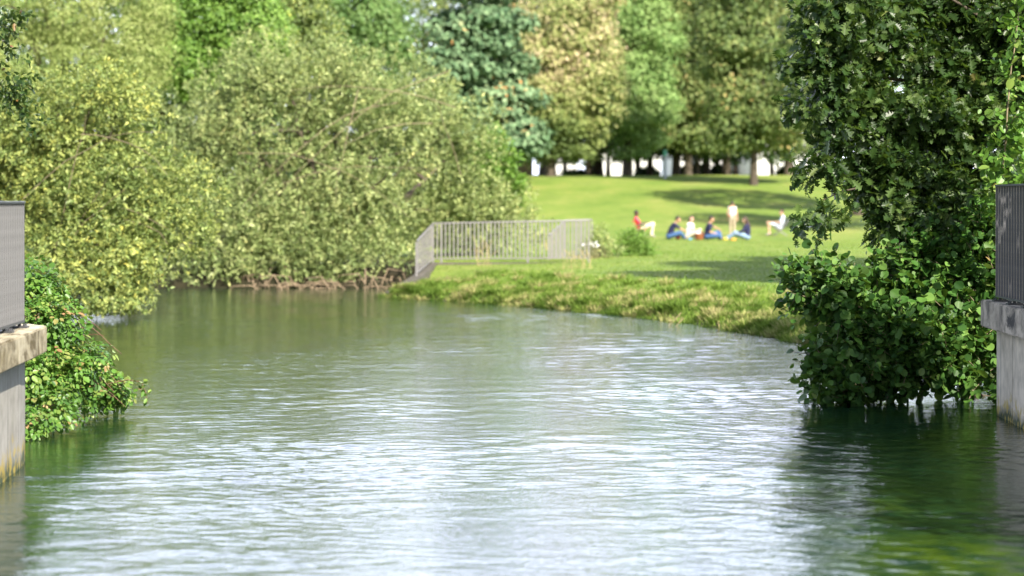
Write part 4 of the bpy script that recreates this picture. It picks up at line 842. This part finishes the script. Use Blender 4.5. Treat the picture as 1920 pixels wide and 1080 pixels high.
def person(label, loc, rz, J, skinm, top, bottom, sleeve, legs, hair, hairm, group=None, extra=None):
    "J joints, facing +x. sleeve/legs: fraction covered"
    root = empty("person", loc, rz); tag(root, label, "person", group); root.scale = (1.18,) * 3 if J['hip'][2] < .2 else (1.05, 1.05, 1.05) if J['hip'][2] < .5 else (.93, .93, .97)
    V = lambda k: Vector(J[k])
    hip, ch, nk, hd = V('hip'), V('chest'), V('neck'), V('head')
    body = []; topc = []; botc = []; shoe = []
    sdir = Vector(J.get('side', (0, 1, 0))).normalized()
    for sg, S in ((1, 'l'), (-1, 'r')):
        sh = nk - (nk - ch).normalized() * .05 + sdir * sg * .165
        hj = hip + sdir * sg * .09; el, wrs, hn = V('el' + S), V('wr' + S), V('ha' + S); kn, an, toe = V('kn' + S), V('an' + S), V('to' + S)
        body += [(sh, .052, el, .040), (el, .040, wrs, .027), (hj, .088, kn, .058), (kn, .057, kn.lerp(an, .35), .055), (kn.lerp(an, .35), .055, an, .036), (an, .036, toe, .030)]
        body += [(an, .036, an - (toe - an).normalized() * .04, .034)]
        body += hand_caps(wrs, hn)
        body += [(sh - sdir * sg * .04, .06, hip + sdir * sg * .07, .085), (sh, .055, nk - Vector((0, 0, .02)), .05)]
        topc += [(sh - sdir * sg * .035, .082, hip + sdir * sg * .075, .108), (sh, .072, nk - Vector((0, 0, .03)), .055)]
        if sleeve > 0:
            a = min(1, sleeve / .5); e1 = sh.lerp(el, a); topc.append((sh, .072, e1, .060))
            if sleeve > .5: topc.append((el, .055, el.lerp(wrs, (sleeve - .5) / .5), .042))
        botc += [(hj, .112, hj.lerp(kn, min(1, legs / .5)), .082)]
        if legs > .5: botc += [(kn, .078, kn.lerp(an, (legs - .5) / .5), .058)]
        shoe += [(an - (toe - an).normalized() * .03 - Vector((0, 0, .02)), .044, toe, .038)]
    body += [(hip, .11, ch, .115), (ch, .115, nk - (nk - ch) * .25, .10), (nk - (nk - ch) * .1, .058, nk.lerp(hd, .5), .052)]
    topc += [(hip, .125, ch, .128), (ch, .128, nk - (nk - ch) * .3, .105)]
    botc += [(hip + sdir * .07, .12, hip - sdir * .07, .12)]
    f = Vector(J.get('face', (1, 0, 0))).normalized(); up = (hd - nk).normalized(); up = (up - f * up.dot(f)).normalized(); sd = up.cross(f)
    body += [(hd + up * .035, .088, hd - f * .02 + up * .02, .092), (hd + up * .03, .085, hd + f * .03 - up * .05, .062), (hd + f * .045 - up * .075, .040, hd + f * .04 - up * .075, .040),
             (hd + f * .088 + up * .012, .010, hd + f * .105 - up * .018, .014)]
    for sg in (1, -1): body.append((hd + sd * sg * .085 - f * .005 + up * .015, .018, hd + sd * sg * .085 - f * .005 - up * .02, .013))
    caps_obj("body", body, skinm, root, .010)
    caps_obj("shirt", topc, M[top], root, .014); caps_obj("trousers" if legs > .6 else "shorts", botc, M[bottom], root, .014)
    if J.get('shoes', 1): caps_obj("shoes", shoe, M['shoe'], root, .012)
    h = [(hd + up * .055 - f * .012, .094, hd + up * .03 - f * .035, .090)]
    if hair == 'long':
        h += [(hd - f * .05, .085, nk - f * .09 - up * .02, .07), (nk - f * .09 - up * .02, .07, nk - f * .13 - up * .2, .045)]
        for sg in (1, -1): h.append((hd + sd * sg * .06 + up * .02 - f * .03, .05, nk + sd * sg * .07 - f * .05 - up * .06, .035))
    caps_obj("hair", h, M[hairm], root, .012)
    for sg in (1, -1):
        bm = bmesh.new(); bmesh.ops.create_icosphere(bm, subdivisions=2, radius=.012, matrix=Matrix.Translation(hd + f * .088 + sd * sg * .032 + up * .022)); bm_obj("eye", bm, M['eye'], root, world=False)
    bm = bmesh.new(); bmesh.ops.create_icosphere(bm, subdivisions=2, radius=.012, matrix=Matrix.Translation(hd + f * .088 - up * .048) @ Matrix.LocRotScale(None, f.to_track_quat('X', 'Z'), Vector((.8, 2, .6)))); bm_obj("mouth", bm, M['lip'], root, world=False)
    return root

PP = lambda px, py, d=110: (lambda v: (v.x, v.y, gz(v.x, v.y)))(WP(px, py, d))
# seated on the grass, leaning forward with arms out
J1 = dict(hip=(0, 0, .13), chest=(.12, 0, .42), neck=(.24, 0, .62), head=(.36, 0, .77), ell=(.45, .22, .42), wrl=(.70, .16, .30), hal=(.8, .12, .26), elr=(.46, -.2, .40), wrr=(.72, -.12, .28), har=(.82, -.08, .24),
          knl=(.46, .28, .26), anl=(.62, .02, .07), tol=(.74, -.08, .05), knr=(.44, -.28, .24), anr=(.58, .0, .06), tor=(.70, .12, .05))
person("seated person in navy top and jeans leaning right towards the basket", PP(1254, 452), 0, J1, SK['tan'], 'navy', 'jeans', .35, 1, 'short', 'hair')
J2 = dict(hip=(0, 0, .13), chest=(.05, 0, .42), neck=(.08, 0, .62), head=(.12, 0, .78), side=(.5, .86, 0), face=(.5, -.85, .05), ell=(.22, .24, .36), wrl=(.40, .14, .22), hal=(.5, .1, .18), elr=(.16, -.2, .38), wrr=(.34, -.22, .26), har=(.43, -.22, .2),
          knl=(.45, .10, .22), anl=(.30, -.25, .07), tol=(.22, -.36, .05), knr=(.42, -.25, .36), anr=(.62, -.3, .07), tor=(.74, -.32, .05))
person("seated person with long dark hair and a white top beside the basket", PP(1291, 452, 110.8), 0, J2, SK['light'], 'whitec', 'cream', .3, .5, 'long', 'hair')
J3 = dict(hip=(0, 0, .13), chest=(.05, 0, .42), neck=(.12, 0, .62), head=(.19, 0, .79), ell=(.28, .26, .50), wrl=(.48, .24, .42), hal=(.55, .2, .36), elr=(.12, -.24, .30), wrr=(.36, -.2, .24), har=(.45, -.16, .22),
          knl=(.5, .28, .3), anl=(.55, -.02, .07), tol=(.66, -.1, .05), knr=(.46, -.3, .16), anr=(.48, .06, .06), tor=(.56, .18, .05))
person("seated cross-legged person in navy top and jeans, in the middle of the group", PP(1325, 452), 0, J3, SK['tan'], 'navy', 'jeans', .35, 1, 'short', 'hair')
J4 = dict(hip=(0, 0, .13), chest=(-.02, 0, .42), neck=(.03, 0, .62), head=(.10, 0, .78), ell=(.18, .24, .38), wrl=(.34, .22, .30), hal=(.42, .2, .28), elr=(.16, -.24, .36), wrr=(.36, -.22, .3), har=(.44, -.2, .28),
          knl=(.48, .2, .30), anl=(.75, .1, .07), tol=(.88, .1, .06), knr=(.5, -.22, .24), anr=(.80, -.1, .07), tor=(.92, -.12, .06))
person("seated person with long brown hair in navy long sleeves, facing left", PP(1401, 452), math.pi, J4, SK['light'], 'navy', 'jeans_l', .98, 1, 'long', 'hairb')
J5 = dict(hip=(0, 0, .92), chest=(0, 0, 1.2), neck=(0, 0, 1.42), head=(.02, 0, 1.58), ell=(0, .25, 1.12), wrl=(.05, .26, .88), hal=(.08, .25, .78), elr=(-.02, -.25, 1.12), wrr=(.02, -.27, .88), har=(.05, -.26, .78),
          knl=(.02, .1, .48), anl=(0, .1, .08), tol=(.13, .11, .04), knr=(.02, -.1, .48), anr=(-.03, -.1, .08), tor=(.1, -.11, .04), face=(1, 0, 0))
sw = person("standing person with dark hair, white top and beige trousers behind the group", PP(1373, 449, 116), R(70), J5, SK['light'], 'whitec', 'beige', 0, 1, 'short', 'hair')
caps_obj("waistband", [((0, .07, 1.0), .135, (0, -.07, 1.0), .135)], M['peach'], sw, .02)
for sg in (1, -1): caps_obj("strap", [((-.10, sg * .08, 1.2), .03, (-.05, sg * .10, 1.44), .03)], M['peach'], sw, .01)
# reclining in folding chairs
J6 = dict(hip=(0, 0, .40), chest=(-.16, 0, .68), neck=(-.26, 0, .88), head=(-.20, 0, 1.06), ell=(-.02, .26, .62), wrl=(.18, .18, .62), hal=(.27, .12, .62), elr=(-.02, -.26, .60), wrr=(.2, -.16, .64), har=(.28, -.1, .64),
          knl=(.50, .09, .60), anl=(.50, .1, .10), tol=(.62, .1, .05), knr=(.54, -.1, .60), anr=(.44, -.12, .10), tor=(.56, -.12, .05))
person("person in a coral shirt and cream shorts reclining in a folding chair", PP(1202, 447, 113), 0, J6, SK['dark'], 'coral', 'cream', .35, .98, 'short', 'hair')
J7 = dict(J6); J7.update(neck=(-.16, 0, .90), head=(-.08, 0, 1.07), chest=(-.1, 0, .68))
person("person in a white shirt sitting on a chair alone on the right, facing left", PP(1462, 443, 116), math.pi, J7, SK['light'], 'paleblue', 'paleblue', .4, .35, 'short', 'hairb')
def chair(label, loc, rz, cloth):
    root = empty("folding_chair", loc, rz); tag(root, label, "chair", "folding chairs on the lawn")
    def slab(name, a, b_, wdt, th):
        a = Vector(a); b_ = Vector(b_); d = (b_ - a); bm = bmesh.new(); rot = d.to_track_quat('X', 'Z').to_matrix()
        box_bm(bm, (a + b_) / 2, (d.length, wdt, th), rot); return bm_obj(name, bm, cloth, root, world=False, bevel=.008)
    slab("seat", (-.12, 0, .30), (.28, 0, .36), .5, .03); slab("backrest", (-.14, 0, .32), (-.40, 0, .78), .5, .03)
    for sg in (1, -1):
        for a, b_ in (((-.35, .0), (.25, .38)), ((.32, .0), (-.20, .40))):
            o = tubes("leg", [([(a[0], sg * .27, a[1]), (b_[0], sg * .27, b_[1])], [.016, .016])], M['galv'], None, 6); o.parent = root
        o = tubes("armrest", [([(-.3, sg * .28, .56), (.2, sg * .28, .58)], [.02, .02])], M['galv'], None, 6); o.parent = root
chair("low red folding chair with pale legs holding the coral-shirted person", PP(1202, 447, 113), 0, M['coral'])
chair("low grey folding chair holding the lone person in white", PP(1462, 443, 116), math.pi, M['galv'])
# picnic things
M['wicker'] = flat_mat('wicker', (.22, .07, .02), .8, .4, 60, 0, .8); M['yellow'] = flat_mat('yellow', (.6, .45, .06), .6, .1, 9); M['sky'] = flat_mat('blue_plastic', (.15, .4, .6), .4, .1, 9)
bk = empty("picnic_basket", PP(1311, 451, 109.7)); tag(bk, "brown wicker picnic basket between the seated people", "basket")
bm = bmesh.new(); r = bmesh.ops.create_cone(bm, cap_ends=True, segments=20, radius1=.17, radius2=.22, depth=.28); bmesh.ops.scale(bm, vec=(1, .75, 1), verts=r['verts']); bmesh.ops.translate(bm, vec=(0, 0, .15), verts=r['verts']); bm_obj("bowl", bm, M['wicker'], bk, world=False, bevel=.01)
o = tubes("handle", [([(.2 * math.cos(t), 0, .28 + .16 * math.sin(t)) for t in np.linspace(0, math.pi, 12)], [.012] * 12)], M['wicker'], None, 6); o.parent = bk
bm = bmesh.new(); bmesh.ops.create_icosphere(bm, subdivisions=3, radius=.12, matrix=Matrix.Translation((-.06, 0, .30)) @ Matrix.Diagonal((1.2, 1, .5, 1)))
for v in bm.verts: v.co += v.normal * .012 * math.sin(v.co.x * 60) * math.cos(v.co.y * 50)
o = bm_obj("cloth", bm, M['whitec'], None, world=False); o.location = bk.location; o.name = "napkin"; tag(o, "white cloth bundled on top of the wicker basket", "napkin")
def pack(name, label, px, d, mat, s, cat):
    bm = bmesh.new(); box_bm(bm, (0, 0, s[2] / 2), s); bmesh.ops.bevel(bm, geom=bm.edges[:], offset=min(s) * .3, segments=3, affect='EDGES')
    me = bpy.data.meshes.new(name); bm.to_mesh(me); bm.free(); o = link(name, me, mat); o.location = PP(px, 452, d); o.location.z += .0; o.rotation_euler.z = .4; tag(o, label, cat)
pack("food_box", "small light blue box on the grass left of the basket", 1294, 109.3, M['sky'], (.16, .12, .09), "box")
pack("food_bag", "yellow bag on the grass between the two right-hand sitters", 1360, 109.3, M['yellow'], (.24, .16, .13), "bag")
pack("food_box", "orange-yellow box beside the light jeans of the right-hand sitter", 1375, 109.4, flat_mat('amber', (.7, .35, .05), .6, .1, 9), (.26, .16, .09), "box")
pack("shoulder_bag", "small red bag beside the left sitter's knee", 1271, 110.5, M['coral'], (.22, .14, .26), "bag")
